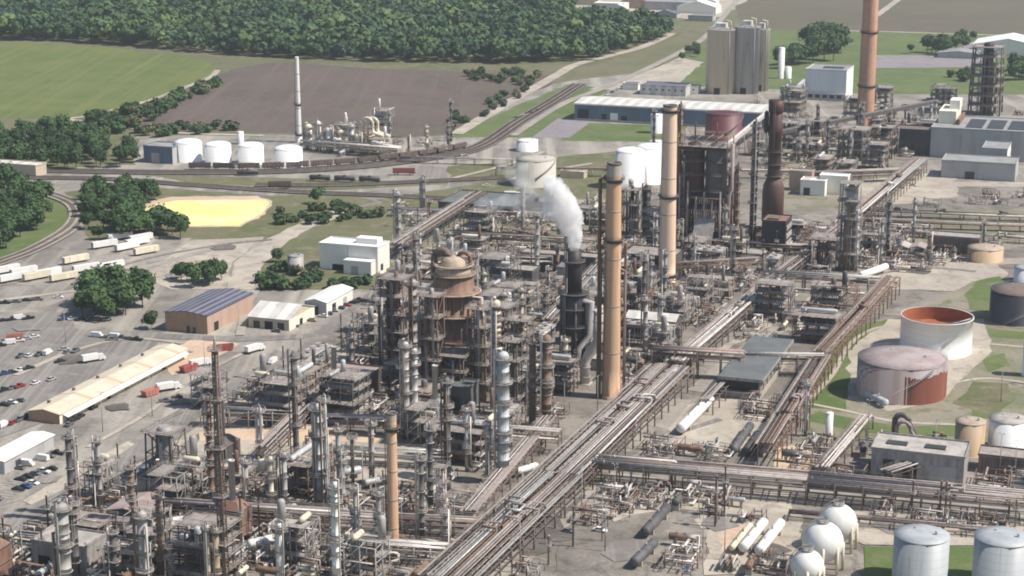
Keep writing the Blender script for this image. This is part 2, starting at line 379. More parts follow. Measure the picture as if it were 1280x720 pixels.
S('town_ground',[(690,-20),(960,-20),(905,20),(870,26),(800,15),(715,9)],'g_light',.07,4,30)
# the works' own ground
S('works_ground',[(-150,214),(150,190),(170,170),(320,168),(480,174),(580,168),(650,112),(720,100),(790,92),(870,108),(1100,116),(1500,120),(1500,760),(-150,760)],'g_yard',.02,2,30)
S('plant_yard',[(-60,735),(0,652),(130,594),(250,508),(360,452),(462,392),(490,330),(520,280),(640,235),(760,230),(860,180),(960,160),(1150,160),(1150,230),(1330,235),(1330,770),(-60,770)],'g_plant',.06)
S('grass_patch',[(560,172),(650,130),(716,104),(760,112),(722,150),(706,172)],'g_lawn',.05,2,14)
S('lawn',[(718,153),(860,158),(850,178),(700,176)],'g_lawn',.07,1)
S('yard_slab',[(665,172),(697,148),(742,150),(712,172)],'g_pad',.09)
S('lot',[(735,112),(800,92),(850,72),(880,78),(850,104),(870,110),(820,112)],'g_light',.06,2,15)
S('grass_patch',[(560,208),(740,196),(760,232),(640,236),(560,226)],'g_verge',.05,3,14)
S('verge',[(-60,212),(0,212),(170,206),(170,168),(140,150),(90,147),(-60,150)],'g_verge',.04,3,14)
S('verge',[(-60,335),(0,330),(50,308),(88,292),(101,274),(95,258),(72,247),(0,222),(-60,222)],'g_lawn',.05,1,10)
S('verge',[(112,302),(104,270),(80,240),(150,232),(340,245),(420,240),(470,252),(420,262),(360,285),(340,300),(290,300),(200,302)],'g_verge',.05,1.5,10)
S('verge',[(316,362),(318,334),(360,300),(420,272),(486,250),(492,280),(486,352),(460,362)],'g_verge',.07,2,10)
S('verge',[(470,250),(560,236),(640,222),(700,196),(860,180),(880,196),(780,240),(760,266),(640,262),(500,262)],'g_verge',.075,2,10)
S('dry_ground',[(500,268),(740,272),(760,330),(640,332),(540,320),(500,310)],'g_bund',.09,2,8)
S('dry_ground',[(980,180),(1060,176),(1110,230),(1040,262),(960,262)],'g_bund',.09,2,8)
S('dry_ground',[(1150,262),(1330,262),(1330,305),(1100,300)],'g_bund',.09,2,8)
S('verge',[(180,218),(330,222),(480,226),(560,224),(560,230),(420,238),(240,229)],'g_verge',.07,1,10)
S('dry_ground',[(700,596),(780,600),(980,618),(1000,640),(860,640),(760,632)],'g_bund',.105,2,8)
S('sulphur_lot',[(163,266),(176,255),(215,246),(322,245),(341,252),(332,268),(300,284),(236,284)],'g_pink',.08,1.2,6)
S('sulphur_lot',[(172,265),(196,255),(222,251),(332,250),(336,254),(326,268),(298,282),(238,282)],'g_sulphur',.11,.8,5)
S('sand_road',[(283,362),(292,330),(335,298),(380,276),(410,264),(448,261),(444,266),(400,280),(362,300),(330,330),(316,362)],'g_light',.08,1,8)
S('gravel_yard',[(196,330),(240,300),(330,296),(290,328),(283,362),(215,362),(180,345)],'g_light',.07,2,10)
S('trailer_yard',[(-60,342),(60,312),(140,296),(240,298),(200,330),(170,345),(90,392),(-60,400)],'g_yard',.07,1,10)
S('junk_yard',[(-60,392),(90,390),(95,412),(205,418),(185,440),(60,505),(20,535),(-60,545)],'g_road',.08,1,10)
S('car_park',[(-60,552),(60,548),(118,560),(100,582),(28,625),(-60,650)],'g_yard',.08)
S('pavement',[(28,627),(100,584),(160,552),(178,560),(110,596),(46,634)],'g_light',.09)
S('apron',[(205,440),(240,424),(300,430),(262,452),(215,470),(205,455)],'g_pink',.1,1,6)
S('apron',[(250,548),(300,538),(480,540),(560,560),(560,600),(330,602),(240,580)],'g_light',.1,2,8)
S('apron',[(248,540),(370,532),(480,545),(470,556),(360,552),(250,552)],'g_pink',.13,1.5,8)
S('apron',[(370,452),(480,410),(470,430),(400,470),(340,490)],'g_light',.1,1.5,8)
strip('works_road',[(-60,690),(30,645),(120,600),(200,545),(290,487),(370,440),(430,398),(478,362)],9,'g_road',.12)
strip('pavement',[(70,655),(130,614),(215,560),(300,503),(375,456)],4,'g_light',.14)
strip('works_road',[(-60,560),(40,528),(90,500),(130,480)],8,'g_road',.11)
strip('works_road',[(100,416),(190,420),(300,424),(390,420)],8,'g_road',.11)
strip('works_road',[(-40,410),(60,380),(120,352),(200,330),(270,310)],6,'g_road_pale',.11)
strip('works_road',[(560,560),(520,548),(400,545),(300,530),(230,520)],8,'g_road_pale',.09)
strip('works_road',[(600,740),(655,690),(715,640),(775,600)],9,'g_road_pale',.14)
strip('works_road',[(640,672),(760,674),(880,668),(1000,660)],6,'g_road_pale',.14)
strip('works_road',[(760,596),(900,612),(1100,622),(1330,650)],9,'g_road_pale',.12)
strip('works_road',[(850,500),(830,525),(800,560),(790,590)],9,'g_road_pale',.12)
strip('works_road',[(870,490),(930,440),(1000,395),(1050,360),(1110,330)],8,'g_road_pale',.12)
strip('works_road',[(1060,330),(1130,345),(1210,330),(1330,325)],14,'g_road_pale',.12)
strip('works_road',[(1080,250),(1170,232),(1330,232)],16,'g_light',.12)
strip('works_road',[(640,338),(760,330),(860,318)],10,'g_road_pale',.12)
strip('works_road',[(570,240),(660,250),(760,252)],8,'g_road_pale',.12)
S('apron',[(800,520),(900,500),(960,500),(940,560),(860,568),(800,560)],'g_light',.1,2,8)
S('apron',[(860,460),(920,420),(1010,372),(1060,366),(1030,410),(960,410)],'g_light',.1,2,8)
S('apron',[(970,560),(1010,556),(1030,590),(960,596)],'g_pink',.1,1.5,8)
S('apron',[(1085,326),(1240,322),(1260,345),(1200,365),(1100,362)],'g_light',.1,2,8)
S('apron',[(1060,228),(1190,212),(1200,246),(1080,262)],'g_light',.1,2,8)
S('apron',[(760,620),(990,618),(1000,660),(760,666)],'g_light',.1,3,8)
S('apron',[(900,640),(1000,640),(1010,720),(880,720)],'g_light',.11,3,8)
S('rust_patch',[(905,664),(935,655),(950,668),(925,700),(900,690)],'g_pink',.12,2,4)
S('apron',[(700,680),(820,640),(880,640),(850,740),(690,740)],'g_plant',.1,3,8)
S('oil_stain',[(640,640),(660,620),(700,650),(690,690),(650,700)],'g_stain',.12,3,6)
# tank farm
S('bund_floor',[(1006,560),(1012,490),(1040,440),(1070,408),(1130,398),(1216,352),(1330,346),(1330,470),(1260,480),(1330,500),(1330,560),(1100,548)],'g_bund',.10,1,10)
strip('bund_grass',[(1030,512),(1032,488),(1052,452),(1082,420),(1124,406),(1162,402)],17,'g_lawn',.12)
strip('bund_grass',[(1012,520),(1060,530),(1130,540),(1210,538)],13,'g_lawn',.12)
strip('bund_grass',[(1214,414),(1250,418),(1340,425)],13,'g_lawn',.12)
S('bund_grass',[(1220,352),(1250,346),(1262,362),(1240,392),(1212,388),(1205,370)],'g_lawn',.12,1,6)
S('bund_grass',[(1212,508),(1232,490),(1262,488),(1270,500),(1240,524),(1216,524)],'g_lawn',.12,1,6)
S('bund_grass',[(1228,450),(1256,442),(1262,456),(1236,466)],'g_lawn',.12,1,6)
S('bund_floor',[(1060,440),(1110,400),(1230,400),(1240,440),(1215,462),(1180,500),(1110,515),(1060,500)],'g_light',.13,1.5,8)
S('bund_floor',[(1190,505),(1216,478),(1260,480),(1270,500),(1230,520)],'g_verge',.13,1.5,8)
strip('bund_wall',[(1012,500),(1040,470),(1062,432),(1092,412),(1130,407),(1160,408)],2.2,'g_light',.18)
strip('bund_wall',[(1210,430),(1250,432),(1330,440)],2.5,'g_light',.18)
strip('bund_wall',[(1190,480),(1240,474),(1330,488)],2.2,'g_light',.18)
strip('bund_wall',[(1014,506),(1060,515),(1120,528),(1200,532)],2,'g_light',.18)
S('bund_grass',[(1070,770),(1080,684),(1330,684),(1330,770)],'g_lawn',.10,1,8)
S('apron',[(1060,640),(1200,640),(1330,662),(1330,682),(1080,682),(1050,670)],'g_light',.13,1.5,8)
# worn wheel tracks across the open yards
for k,(pts,w,m) in enumerate((([(20,470),(90,440),(160,424),(230,430)],3,'g_light'),([(110,560),(180,520),(250,470),(330,430)],2.2,'g_light'),([(70,520),(130,486),(200,452),(240,440)],2.5,'g_road'),([(180,540),(240,508),(300,486),(360,444)],3,'g_road'),([(0,376),(80,366),(170,352),(250,330)],4,'g_light'),([(130,340),(190,322),(280,306),(340,300)],3,'g_road'),([(300,420),(310,380),(330,350)],4,'g_road_pale'),([(700,640),(780,630),(860,640),(960,650)],2.5,'g_stain'),([(770,700),(830,660),(870,640)],3,'g_road'),([(1080,650),(1160,652),(1260,672)],3,'g_road'),([(760,580),(840,545),(900,525)],3,'g_road'),([(1090,345),(1150,335),(1220,340)],3,'g_road'),([(620,230),(680,215),(740,205)],4,'g_light'),([(560,225),(640,205),(680,190)],4,'g_light'),([(640,690),(690,655),(730,620)],2,'g_stain'))):
    strip('worn_track',pts,w,m,.16)
for k,(x,y,s) in enumerate(((150,510,5),(230,500,7),(310,470,5),(90,450,8),(170,470,6),(60,600,5),(840,610,8),(900,655,7),(780,690,8),(960,690,6),(850,690,5),(1120,660,7),(700,670,5),(820,540,5),(890,590,5),(1150,340,6),(1000,400,6),(930,420,5),(280,310,7),(220,345,6),(40,410,7),(120,400,6))):
    c=P(x,y); poly_obj('oil_stain',[c+Vector((s*rnd.uniform(.6,1.3)*math.cos(a*.7),s*rnd.uniform(.6,1.3)*math.sin(a*.7),0)) for a in range(9)],'g_road' if k%3 else 'g_stain',.15)
# painted bays of the parking lot
mb=MB()
for (a,b,n) in (((20,588),(76,566),9),((2,608),(68,586),10),((-8,626),(46,604),9)):
    for i in range(n+1):
        c=P(a[0]+(b[0]-a[0])*i/n,a[1]+(b[1]-a[1])*i/n,.42); mb.box((c.x-1.3*GU.x,c.y,.42),(5.,.14,.01),GRID)
structure(mb.build('bay_marking','vessel_white'))
# railways
def railway(pts, tracks=1, w=None, gap=4.6, bal='g_ballast'):
    sp=smooth_pts(pts,8); ZN[0]+=1; mb=MB(); ribbon(mb,sp,w or (tracks*gap+1.6),.42+ZN[0]*.003)
    o=structure(mb.build('railway_ballast',bal)); n=len(sp)
    for k in range(tracks):
        off=(k-(tracks-1)/2)*gap; rl=MB(); sl_=MB()
        c=[]
        for i,p in enumerate(sp):
            t=(sp[min(i+1,n-1)]-sp[max(i-1,0)]).normalized(); c.append((p+Vector((-t.y,t.x,0))*off,t))
        for sgn in (-.75,.75):
            rl.tube([(p.x-t.y*sgn,p.y+t.x*sgn,1.02) for p,t in c],.13,4)
        for i in range(n-1):
            a,t=c[i]; b=c[i+1][0]; L=(b-a).length; q=max(1,int(L/1.6))
            for j in range(q):
                p=a.lerp(b,j/q); sl_.box((p.x,p.y,.86),(.5,2.6,.16),math.atan2(t.y,t.x))
        structure(rl.build('rails','rail_steel')); structure(sl_.build('sleepers','timber'))
railway([(-80,214),(60,214),(180,216),(320,216),(440,210),(540,198),(600,184),(650,152),(690,128),(724,106)],3)
railway([(-80,222),(120,224),(240,232),(360,240),(500,246),(640,254),(760,262)],2)
railway([(-40,342),(30,318),(72,297),(92,282),(98,268),(92,256),(70,246),(30,236),(-40,230)],2,bal='g_road_pale')
railway([(320,232),(420,232),(520,228),(640,222)],2)
strip('forest_road',[(570,168),(620,138),(672,108),(700,92),(724,80),(800,60),(840,42)],11,'g_light',.1)
strip('farm_track',[(60,150),(92,148),(130,141),(190,125),(236,108),(263,97),(272,88)],6,'g_light',.1)
strip('farm_track',[(86,150),(150,158),(210,166),(330,170)],7,'g_light',.1)
strip('lane',[(640,170),(700,132),(760,108),(830,76),(880,48),(905,20),(930,-10)],8,'g_road_pale',.12)

# ================================================================ trees
def crown(seed, h=12., w=9., leaves=420, lobes=7, ls=1.0):
    q=random.Random(seed); vs=[];fs=[]; L=[]
    for k in range(lobes):
        a=q.uniform(0,6.28); rr=q.uniform(.12,.34)*w*(k>0)
        L.append((rr*math.cos(a),rr*math.sin(a),h*(q.uniform(.42,.74) if k else .68),q.uniform(.2,.33)*w))
    for i in range(leaves):
        x,y,z,r=L[i%lobes]; d=Vector((q.gauss(0,1),q.gauss(0,1),q.gauss(0,.8)+.2)).normalized()
        p=Vector((x,y,z))+d*r*q.uniform(.7,1.12 if q.random()<.75 else 1.4); s=ls*q.uniform(.45,1.0)
        nn=(d+Vector((q.uniform(-.6,.6),q.uniform(-.6,.6),q.uniform(-.3,.7)))).normalized()
        e1=nn.orthogonal().normalized(); e2=nn.cross(e1); a=q.uniform(0,6.28); u=e1*math.cos(a)+e2*math.sin(a); v=nn.cross(u)
        b=len(vs); vs+=[p-u*s-v*s*.6,p+u*s*.9-v*s*.7,p+u*s+v*s*.6,p-u*s*.8+v*s*.7]; fs.append((b,b+1,b+2,b+3))
    for x,y,z,r in L:             # inner foliage mass, lumpy
        b=len(vs); n=7;m=5
        for k in range(m+1):
            t=R(-90+180*k/m)
            for i in range(n):
                a=6.283*i/n+k*.4; rr=r*.8*q.uniform(.72,1.12); vs.append(Vector((x+rr*math.cos(a)*max(math.cos(t),.05),y+rr*math.sin(a)*max(math.cos(t),.05),z+rr*math.sin(t))))
        for k in range(m):
            for i in range(n): fs.append((b+k*n+i,b+k*n+(i+1)%n,b+(k+1)*n+(i+1)%n,b+(k+1)*n+i))
    return vs,fs
def trunk_mb(h,w,seed):
    q=random.Random(seed); mb=MB(); mb.lathe_axis((0,0,-.3),(0,0,h*.62),[(0,.30),(.15,.22),(1,.09)],7)
    for k in range(5):
        a=q.uniform(0,6.28); z=h*q.uniform(.28,.5); mb.lathe_axis((0,0,z),(math.cos(a)*w*.3,math.sin(a)*w*.3,z+h*.2),[(0,.12),(1,.04)],5)
    return mb
PROT=[]
def far_away(o):               # prototypes are real trees: they are moved to the first place they stand at
    return o
def make_tree(seed,h,w,mat='leaf',leaves=420,ls=1.,name='tree'):
    root=bpy.data.objects.new(name,None); COL.objects.link(root)
    v,f=crown(seed,h,w,leaves,7,ls); mb=MB(); mb.add(v,f); mb.build('crown',mat,root); trunk_mb(h,w,seed).build('trunk','trunk',root)
    root['proto']=1; return root
TREES=[make_tree(100+i,11+1.2*i,9+.8*i,'leaf',620,.9) for i in range(4)]
BUSH=[make_tree(200+i,3.4,5.,'leaf_scrub' if i%2 else 'leaf',180,.7,'bush') for i in range(3)]
USED=set()
def plant(kind,px,py,sc,label,group,cat='tree'):
    pr=rnd.choice(TREES if kind=='tree' else BUSH); loc=P(px,py)
    if pr.name not in USED:
        USED.add(pr.name); pr.location=loc; pr.scale=(sc,sc,sc*rnd.uniform(.9,1.1)); del pr['proto']; pr.rotation_euler.z=rnd.uniform(0,6); return tagit(pr,cat,None,label,group)
    r=dup(pr,loc,rnd.uniform(0,6),cat,None,label,group,(sc,sc,sc*rnd.uniform(.9,1.1)))
    if 'proto' in r: del r['proto']
    return r
def inpoly(x,y,pl):
    c=False; j=len(pl)-1
    for i in range(len(pl)):
        if (pl[i][1]>y)!=(pl[j][1]>y) and x<(pl[j][0]-pl[i][0])*(y-pl[i][1])/(pl[j][1]-pl[i][1])+pl[i][0]: c=not c
        j=i
    return c
def clump(kind,poly,n,sc,label,group,cat='tree',mind=4.):
    xs=[p[0] for p in poly]; ys=[p[1] for p in poly]; done=[]; t=0
    while len(done)<n and t<n*60:
        t+=1; x=rnd.uniform(min(xs),max(xs)); y=rnd.uniform(min(ys),max(ys))
        if not inpoly(x,y,poly): continue
        w=P(x,y)
        if any((w-d).length<mind*sc[0] for d in done): continue
        done.append(w); plant(kind,x,y,rnd.uniform(*sc),label,group,cat)
clump('tree',[(-30,172),(70,168),(120,176),(168,192),(178,207),(120,212),(-30,212)],95,(.8,1.3),'leafy green tree in the wood between the green field and the railway','trees of the wood by the green field')
clump('tree',[(-30,240),(44,236),(60,252),(58,275),(40,296),(10,316),(-30,330)],62,(.9,1.3),'dark green tree in the thicket inside the curved railway track','trees inside the railway curve')
clump('tree',[(96,250),(130,240),(180,245),(200,252),(168,264),(180,278),(232,290),(226,300),(112,300),(108,284)],62,(.75,1.2),'dark green tree between the curved track and the yellow sulphur lot','trees left of the sulphur lot')
clump('tree',[(94,386),(130,374),(176,372),(184,384),(140,402),(98,400)],17,(1.,1.4),'green tree beside the slate-roofed brick building','trees beside the slate-roofed building')
plant('tree',190,411,.8,'round green tree standing at the front left corner of the slate-roofed building',None)
clump('tree',[(212,354),(250,344),(280,344),(276,356),(240,362),(216,362)],11,(.7,1.0),'green tree on the pale gravel yard left of the sand road','trees on the gravel yard')
plant('tree',398,255,.95,'lone dark green tree right of the yellow lot below the rail tracks',None)
clump('bush',[(340,272),(372,262),(400,258),(480,262),(470,276),(380,282),(345,282)],26,(.9,1.7),'low green bush on the bank behind the white warehouse','bushes behind the warehouse','bush',2.)
plant('tree',347,328,.62,'small dark tree left of the grey silo by the sand road',None)
clump('bush',[(318,344),(350,336),(400,346),(460,356),(455,364),(330,362)],26,(1.,1.8),'green bush in front of the white warehouse','bushes before the warehouse','bush',2.)
clump('tree',[(1000,60),(1024,52),(1056,62),(1050,76),(1010,84)],12,(1.5,2.1),'dark green tree behind the white cube building','trees behind the cube building')
clump('tree',[(960,74),(996,64),(1000,88),(962,92)],9,(1.2,1.7),'green tree between the silos and the white cube building','trees right of the silos')
clump('tree',[(1152,66),(1180,60),(1210,62),(1200,70),(1160,70)],9,(1.2,1.6),'round green tree at the edge of the far car park','trees by the far car park')
clump('tree',[(1180,50),(1225,46),(1230,52),(1185,54)],4,(.8,1.1),'green tree left of the far white hall','trees left of the white hall')
clump('tree',[(1250,92),(1310,86),(1310,100),(1256,104)],8,(1.3,1.7),'dark green tree right of the black coke tower','trees right of the coke tower')
plant('tree',1137,67,.75,'small round tree alone on the lawn at the far car park',None)
clump('bush',[(1185,96),(1212,92),(1214,104),(1190,104)],6,(1.6,2.3),'green bush on the lawn left of the black coke tower','bushes left of the coke tower','bush')
clump('bush',[(110,148),(200,132),(268,102),(276,108),(220,138),(150,168),(110,160)],70,(1.2,2.6),'scrubby bush along the farm track between the two fields','bushes along the farm track','bush',2.5)
clump('bush',[(540,94),(640,90),(690,96),(660,110),(600,104)],30,(1.1,2.2),'scrubby bush at the far edge of the brown fallow field','bushes at the far field edge','bush',2.5)
clump('bush',[(560,150),(600,132),(650,112),(660,118),(600,150),(565,164)],22,(.9,1.7),'scrubby bush between the brown field and the gravel road','bushes by the gravel road','bush',2.5)
clump('tree',[(840,70),(870,62),(878,70),(850,78)],6,(.7,1.),'dark green tree left of the tall silos by the lane','trees left of the silos')
clump('bush',[(150,168),(230,158),(300,162),(300,168),(200,172)],22,(1.2,2.2),'scrubby bush behind the white storage tanks','bushes behind the white tanks','bush',2.5)
plant('tree',150,200,.7,'small tree left of the grey metal shed by the railway',None)
# the far wood reads as one mass
def wood(name, poly, spacing, variants, hscale):
    V=[];Fc=[];MI=[];n0=0; pp=[P(*p) for p in poly]; pl=[(p.x,p.y) for p in pp]
    x0,x1=min(p[0] for p in pl),max(p[0] for p in pl); y0,y1=min(p[1] for p in pl),max(p[1] for p in pl)
    y=y0
    while y<y1:
        x=x0
        while x<x1:
            a=x+rnd.uniform(-.45,.45)*spacing; b=y+rnd.uniform(-.45,.45)*spacing; x+=spacing
            if not inpoly(a,b,pl): continue
            nz=mnoise.noise(Vector((a*.011,b*.011,0)))+.55*mnoise.noise(Vector((a*.035,b*.035,3)))
            if nz<-.42: continue
            q=proj((a,b,5))
            if not(-60<q[0]<1340 and -60<q[1]): continue
            v,f=variants[rnd.randrange(len(variants))]; s=rnd.uniform(*hscale)*(1+.45*nz); an=rnd.uniform(0,6.28); c,sn=math.cos(an)*s,math.sin(an)*s
            sz=s*rnd.uniform(.85,1.2)
            V.append(np.stack([v[:,0]*c-v[:,1]*sn+a, v[:,0]*sn+v[:,1]*c+b, v[:,2]*sz],1)); Fc.append(f+n0); n0+=len(v); u=rnd.random()+.5*nz; MI.append(np.full(len(f),1 if u<.38 else 2 if u>.95 else 0,dtype=np.int32))
        y+=spacing
    V=np.concatenate(V).astype(np.float32); Fc=np.concatenate(Fc)
    me=bpy.data.meshes.new(name); me.vertices.add(len(V)); me.vertices.foreach_set('co',V.ravel())
    me.loops.add(Fc.size); me.loops.foreach_set('vertex_index',Fc.ravel().astype(np.int32))
    me.polygons.add(len(Fc)); me.polygons.foreach_set('loop_start',np.arange(0,Fc.size,4,dtype=np.int32))
    me.polygons.foreach_set('material_index',np.concatenate(MI)); me.update(calc_edges=True)
    for k in ('leaf_wood','leaf_wood_dark','leaf_wood_light'): me.materials.append(M[k])
    o=bpy.data.objects.new(name,me); COL.objects.link(o); o['kind']='stuff'; o['label']='dense dark green wood beyond the fields'; return o
VAR=[]
for i in range(6):
    v,f=crown(300+i,15,11,90,5,1.7); VAR.append((np.array([tuple(p) for p in v]),np.array(f)))
wood('forest',[(-90,-22),(655,-22),(665,9),(716,22),(775,33),(850,38),(826,50),(745,76),(640,80),(490,78),(340,72),(235,66),(150,56),(-90,46)],9.5,VAR,(.7,1.75))
# haze
def haze(x0,x1,y0,y1,z0,z1,dens):
    m=bpy.data.materials.new('haze_air'); m.use_nodes=True; nt=m.node_tree; nt.nodes.clear()
    o=nd(nt,'ShaderNodeOutputMaterial'); v=nd(nt,'ShaderNodeVolumePrincipled'); v.inputs['Color'].default_value=(.72,.80,.88,1); v.inputs['Density'].default_value=dens
    v.inputs['Anisotropy'].default_value=.2; nt.links.new(v.outputs[0],o.inputs['Volume'])
    b=MB(); b.bz(x0,x1,y0,y1,z0,z1); h=b.build('haze',m); h['kind']='stuff'; h['label']='thin bluish summer haze over the whole plain'; return h
HAZE=haze(-4700,4700,-600,7300,-1.5,232,.00006)
# ================================================================ equipment builders
PIPES=['pipe_silver','pipe_pale','pipe_grey','pipe_mauve','pipe_rust','pipe_dark','pipe_mauve','pipe_rust','pipe_pale']
def pm(): return rnd.choice(PIPES)
OCC=[]                                      # footprints already taken: (x, y, radius)
def occ(p,r): OCC.append((p[0],p[1],r))
def free(p,r): return all((p[0]-x)**2+(p[1]-y)**2>(r+q)**2 for x,y,q in OCC)

def stack(px,base,top,wb,wt,mat,label,bands=(),rim='steel_dark',ladder=True,lining='soot',name='smoke_stack',collar=None):
    B=P(px,base); H=hgt(px,base,top); m=mpp(px,base); rb,rt=wb*m/2,wt*m/2
    t=thing(name,'chimney',B,0,None,label); occ(B,rb+2)
    prof=[(rb*1.12,0),(rb*1.12,H*.012),(rb,H*.014)]+[(rb+(rt-rb)*k/8,H*(.014+.982*k/8)) for k in range(1,9)]
    MB().lathe(prof,n=28,caps=False).build('shaft',mat,t)
    MB().lathe([(rt*1.0,H*.99),(rt*1.07,H*.992),(rt*1.07,H),(rt*.8,H),(rt*.8,H-3)],n=28).build('rim',rim,t)
    if collar:
        MB().lathe([(rt*1.03,H*.945),(rt*1.03,H*.988)],n=28,caps=False).build('collar',collar,t)
    for f in (.2,.4,.6,.8):
        r=rb+(rt-rb)*f; MB().lathe([(r,H*f-.3),(r+.06,H*f-.25),(r+.06,H*f+.25),(r,H*f+.3)],n=28,caps=False).build('joint_band','steel_tan',t)
    MB().lathe([(.02,H-2.5),(rt*.8,H-2.5)],n=20,caps=False).build('flue',lining,t)
    for f in bands:
        r=rb+(rt-rb)*f
        b=MB(); b.ring((0,0,H*f),r-.05,r+1.3,.25,20); b.rail((0,0,H*f+.2),r+1.2); b.ring((0,0,H*f-1.2),r-.05,r+.5,1.0,20); b.build('platform','steel_dark',t)
    if ladder:
        b=MB(); a=R(200); n=int(H/3)
        for s in (-.35,.35):
            b.tube([((rb+.5)*math.cos(a)-s*math.sin(a),(rb+.5)*math.sin(a)+s*math.cos(a),1),((rt+.5)*math.cos(a)-s*math.sin(a),(rt+.5)*math.sin(a)+s*math.cos(a),H-1)],.09,4)
        b.build('ladder','steel_dark',t)
    return t

def col_local(t,H,r,mat,plats=3,riser=True,skirt='steel_dark',head=True,pmat=None,q=None,dmat='deck',pw=1.3,bandmat=None):
    q=q or rnd; sk=min(3.5,H*.1)
    MB().lathe([(r*1.02,0),(r,sk)],n=18).build('skirt',skirt,t)
    prof=[(r,sk)]
    k=max(2,int(H/5)); 
    for i in range(1,k+1):
        z=sk+(H-sk)*i/k
        if i<k: prof+= [(r,z-.12),(r*1.035,z-.1),(r*1.035,z+.1),(r,z+.12)]
    prof+=[(r,H),(r*.93,H+r*.35),(r*.7,H+r*.65),(r*.35,H+r*.82),(.05,H+r*.86)]
    MB().lathe(prof,n=18).build('shell',mat,t)
    for i in range(plats):
        z=H*(.98 if i==0 else q.uniform(.25,.9)); b=MB(); a0=q.uniform(0,6.28)
        b.ring((0,0,z),r,r+pw,.18,16); hb=MB().rail((0,0,z+.15),r+pw-.1,12,1.2,.08)
        for j in range(6): b.tube([(r*math.cos(a0+j),r*math.sin(a0+j),z-1.4),((r+pw)*math.cos(a0+j),(r+pw)*math.sin(a0+j),z)],.08,4)
        hb.build('handrail','steel_grey',b.build('platform',dmat,t))
    b=MB(); a=q.choice([R(200),R(300),R(250)])
    for s in (-.3,.3): b.tube([((r+.45)*math.cos(a)-s*math.sin(a),(r+.45)*math.sin(a)+s*math.cos(a),.2),((r+.45)*math.cos(a)-s*math.sin(a),(r+.45)*math.sin(a)+s*math.cos(a),H+1)],.07,4)
    for z in range(2,int(H),2): b.ring((0,0,z),r-.02,r+.5,.08,10) if z%6==0 else None
    b.build('ladder','steel_grey',t)
    if riser:
        for j in range(q.choice([1,2])):
            a=q.uniform(3.6,5.9); rr=r+.55; d=Vector((math.cos(a),math.sin(a),0)); pr=max(.18,r*.16)
            h2=H*q.uniform(.7,1.0)
            pts=[d*r*.3+Vector((0,0,H+r*.8)),d*r*.3+Vector((0,0,H+r*.8+1.2)),d*(rr+.4)+Vector((0,0,H+r*.8+1.2)),d*(rr+.4)+Vector((0,0,2.5)),d*(rr+5)+Vector((0,0,2.5))] if j==0 else [d*(r-.1)+Vector((0,0,h2)),d*(rr+.3)+Vector((0,0,h2)),d*(rr+.3)+Vector((0,0,3)),d*(rr+4)+Vector((0,0,3))]
            MB().tube(pts,pr,7).build('overhead_pipe',pmat or pm(),t)
def column(px,base,top,w,mat,label,plats=3,riser=True,name='distillation_column',cat='column',desc=None,**k):
    B=P(px,base); H=hgt(px,base,top); r=w*mpp(px,base)/2
    t=thing(name,cat,B,GRID,desc,label); occ(B,r+1.5); col_local(t,H-r*.6,r,mat,plats,riser,**k); return t

def lattice(px,base,top,w,label,mat='steel_grey',taper=.5,decks=3,core=None,name='lattice_tower',cat='tower',coreR=.35,bundle=0,th=1.):
    B=P(px,base); H=hgt(px,base,top); a=w*mpp(px,base)/2; t=thing(name,cat,B,GRID,None,label); occ(B,a+1)
    n=max(3,int(H/(a*2.2))); at=lambda f: a*(1+(taper-1)*f)
    for sx,sy in ((-1,-1),(1,-1),(1,1),(-1,1)):
        MB().tube([(sx*a,sy*a,0),(sx*a*taper,sy*a*taper,H)],.22*th,5).build('leg',mat,t)
    b=MB(); C=((-1,-1),(1,-1),(1,1),(-1,1))
    for k in range(n):
        f0,f1=k/n,(k+1)/n; a0,a1=at(f0),at(f1)
        for i in range(4):
            p,q=C[i],C[(i+1)%4]
            b.tube([(p[0]*a1,p[1]*a1,H*f1),(q[0]*a1,q[1]*a1,H*f1)],.13*th,4)
            s,e=(p,q) if (k+i)%2 else (q,p)
            b.tube([(s[0]*a0,s[1]*a0,H*f0),(e[0]*a1,e[1]*a1,H*f1)],.11*th,4)
    b.build('bracing',mat,t)
    for k in range(decks):
        f=(k+1)/decks; x=at(f)+.9; d=MB(); d.bz(-x,x,-x,x,H*f-.1,H*f+.1); d.boxrail(-x,x,-x,x,H*f+.1); d.build('deck','deck',t)
    if core: MB().lathe([(coreR,.5),(coreR,H*1.03),(coreR*.7,H*1.06)],n=12).build('riser',core,t)
    q=random.Random(int(px))
    for k in range(bundle):
        x,y,f=q.uniform(-a*.8,a*.8),q.uniform(-a,a*.5),q.uniform(.45,1.02); MB().tube([(x,y,0),(x,y,H*f),(x*.2,y+1.5,H*f)],q.uniform(.25,.7),8).build('pipe',q.choice(['pipe_grey','pipe_rust','pipe_dark','pipe_silver']),t)
    return t

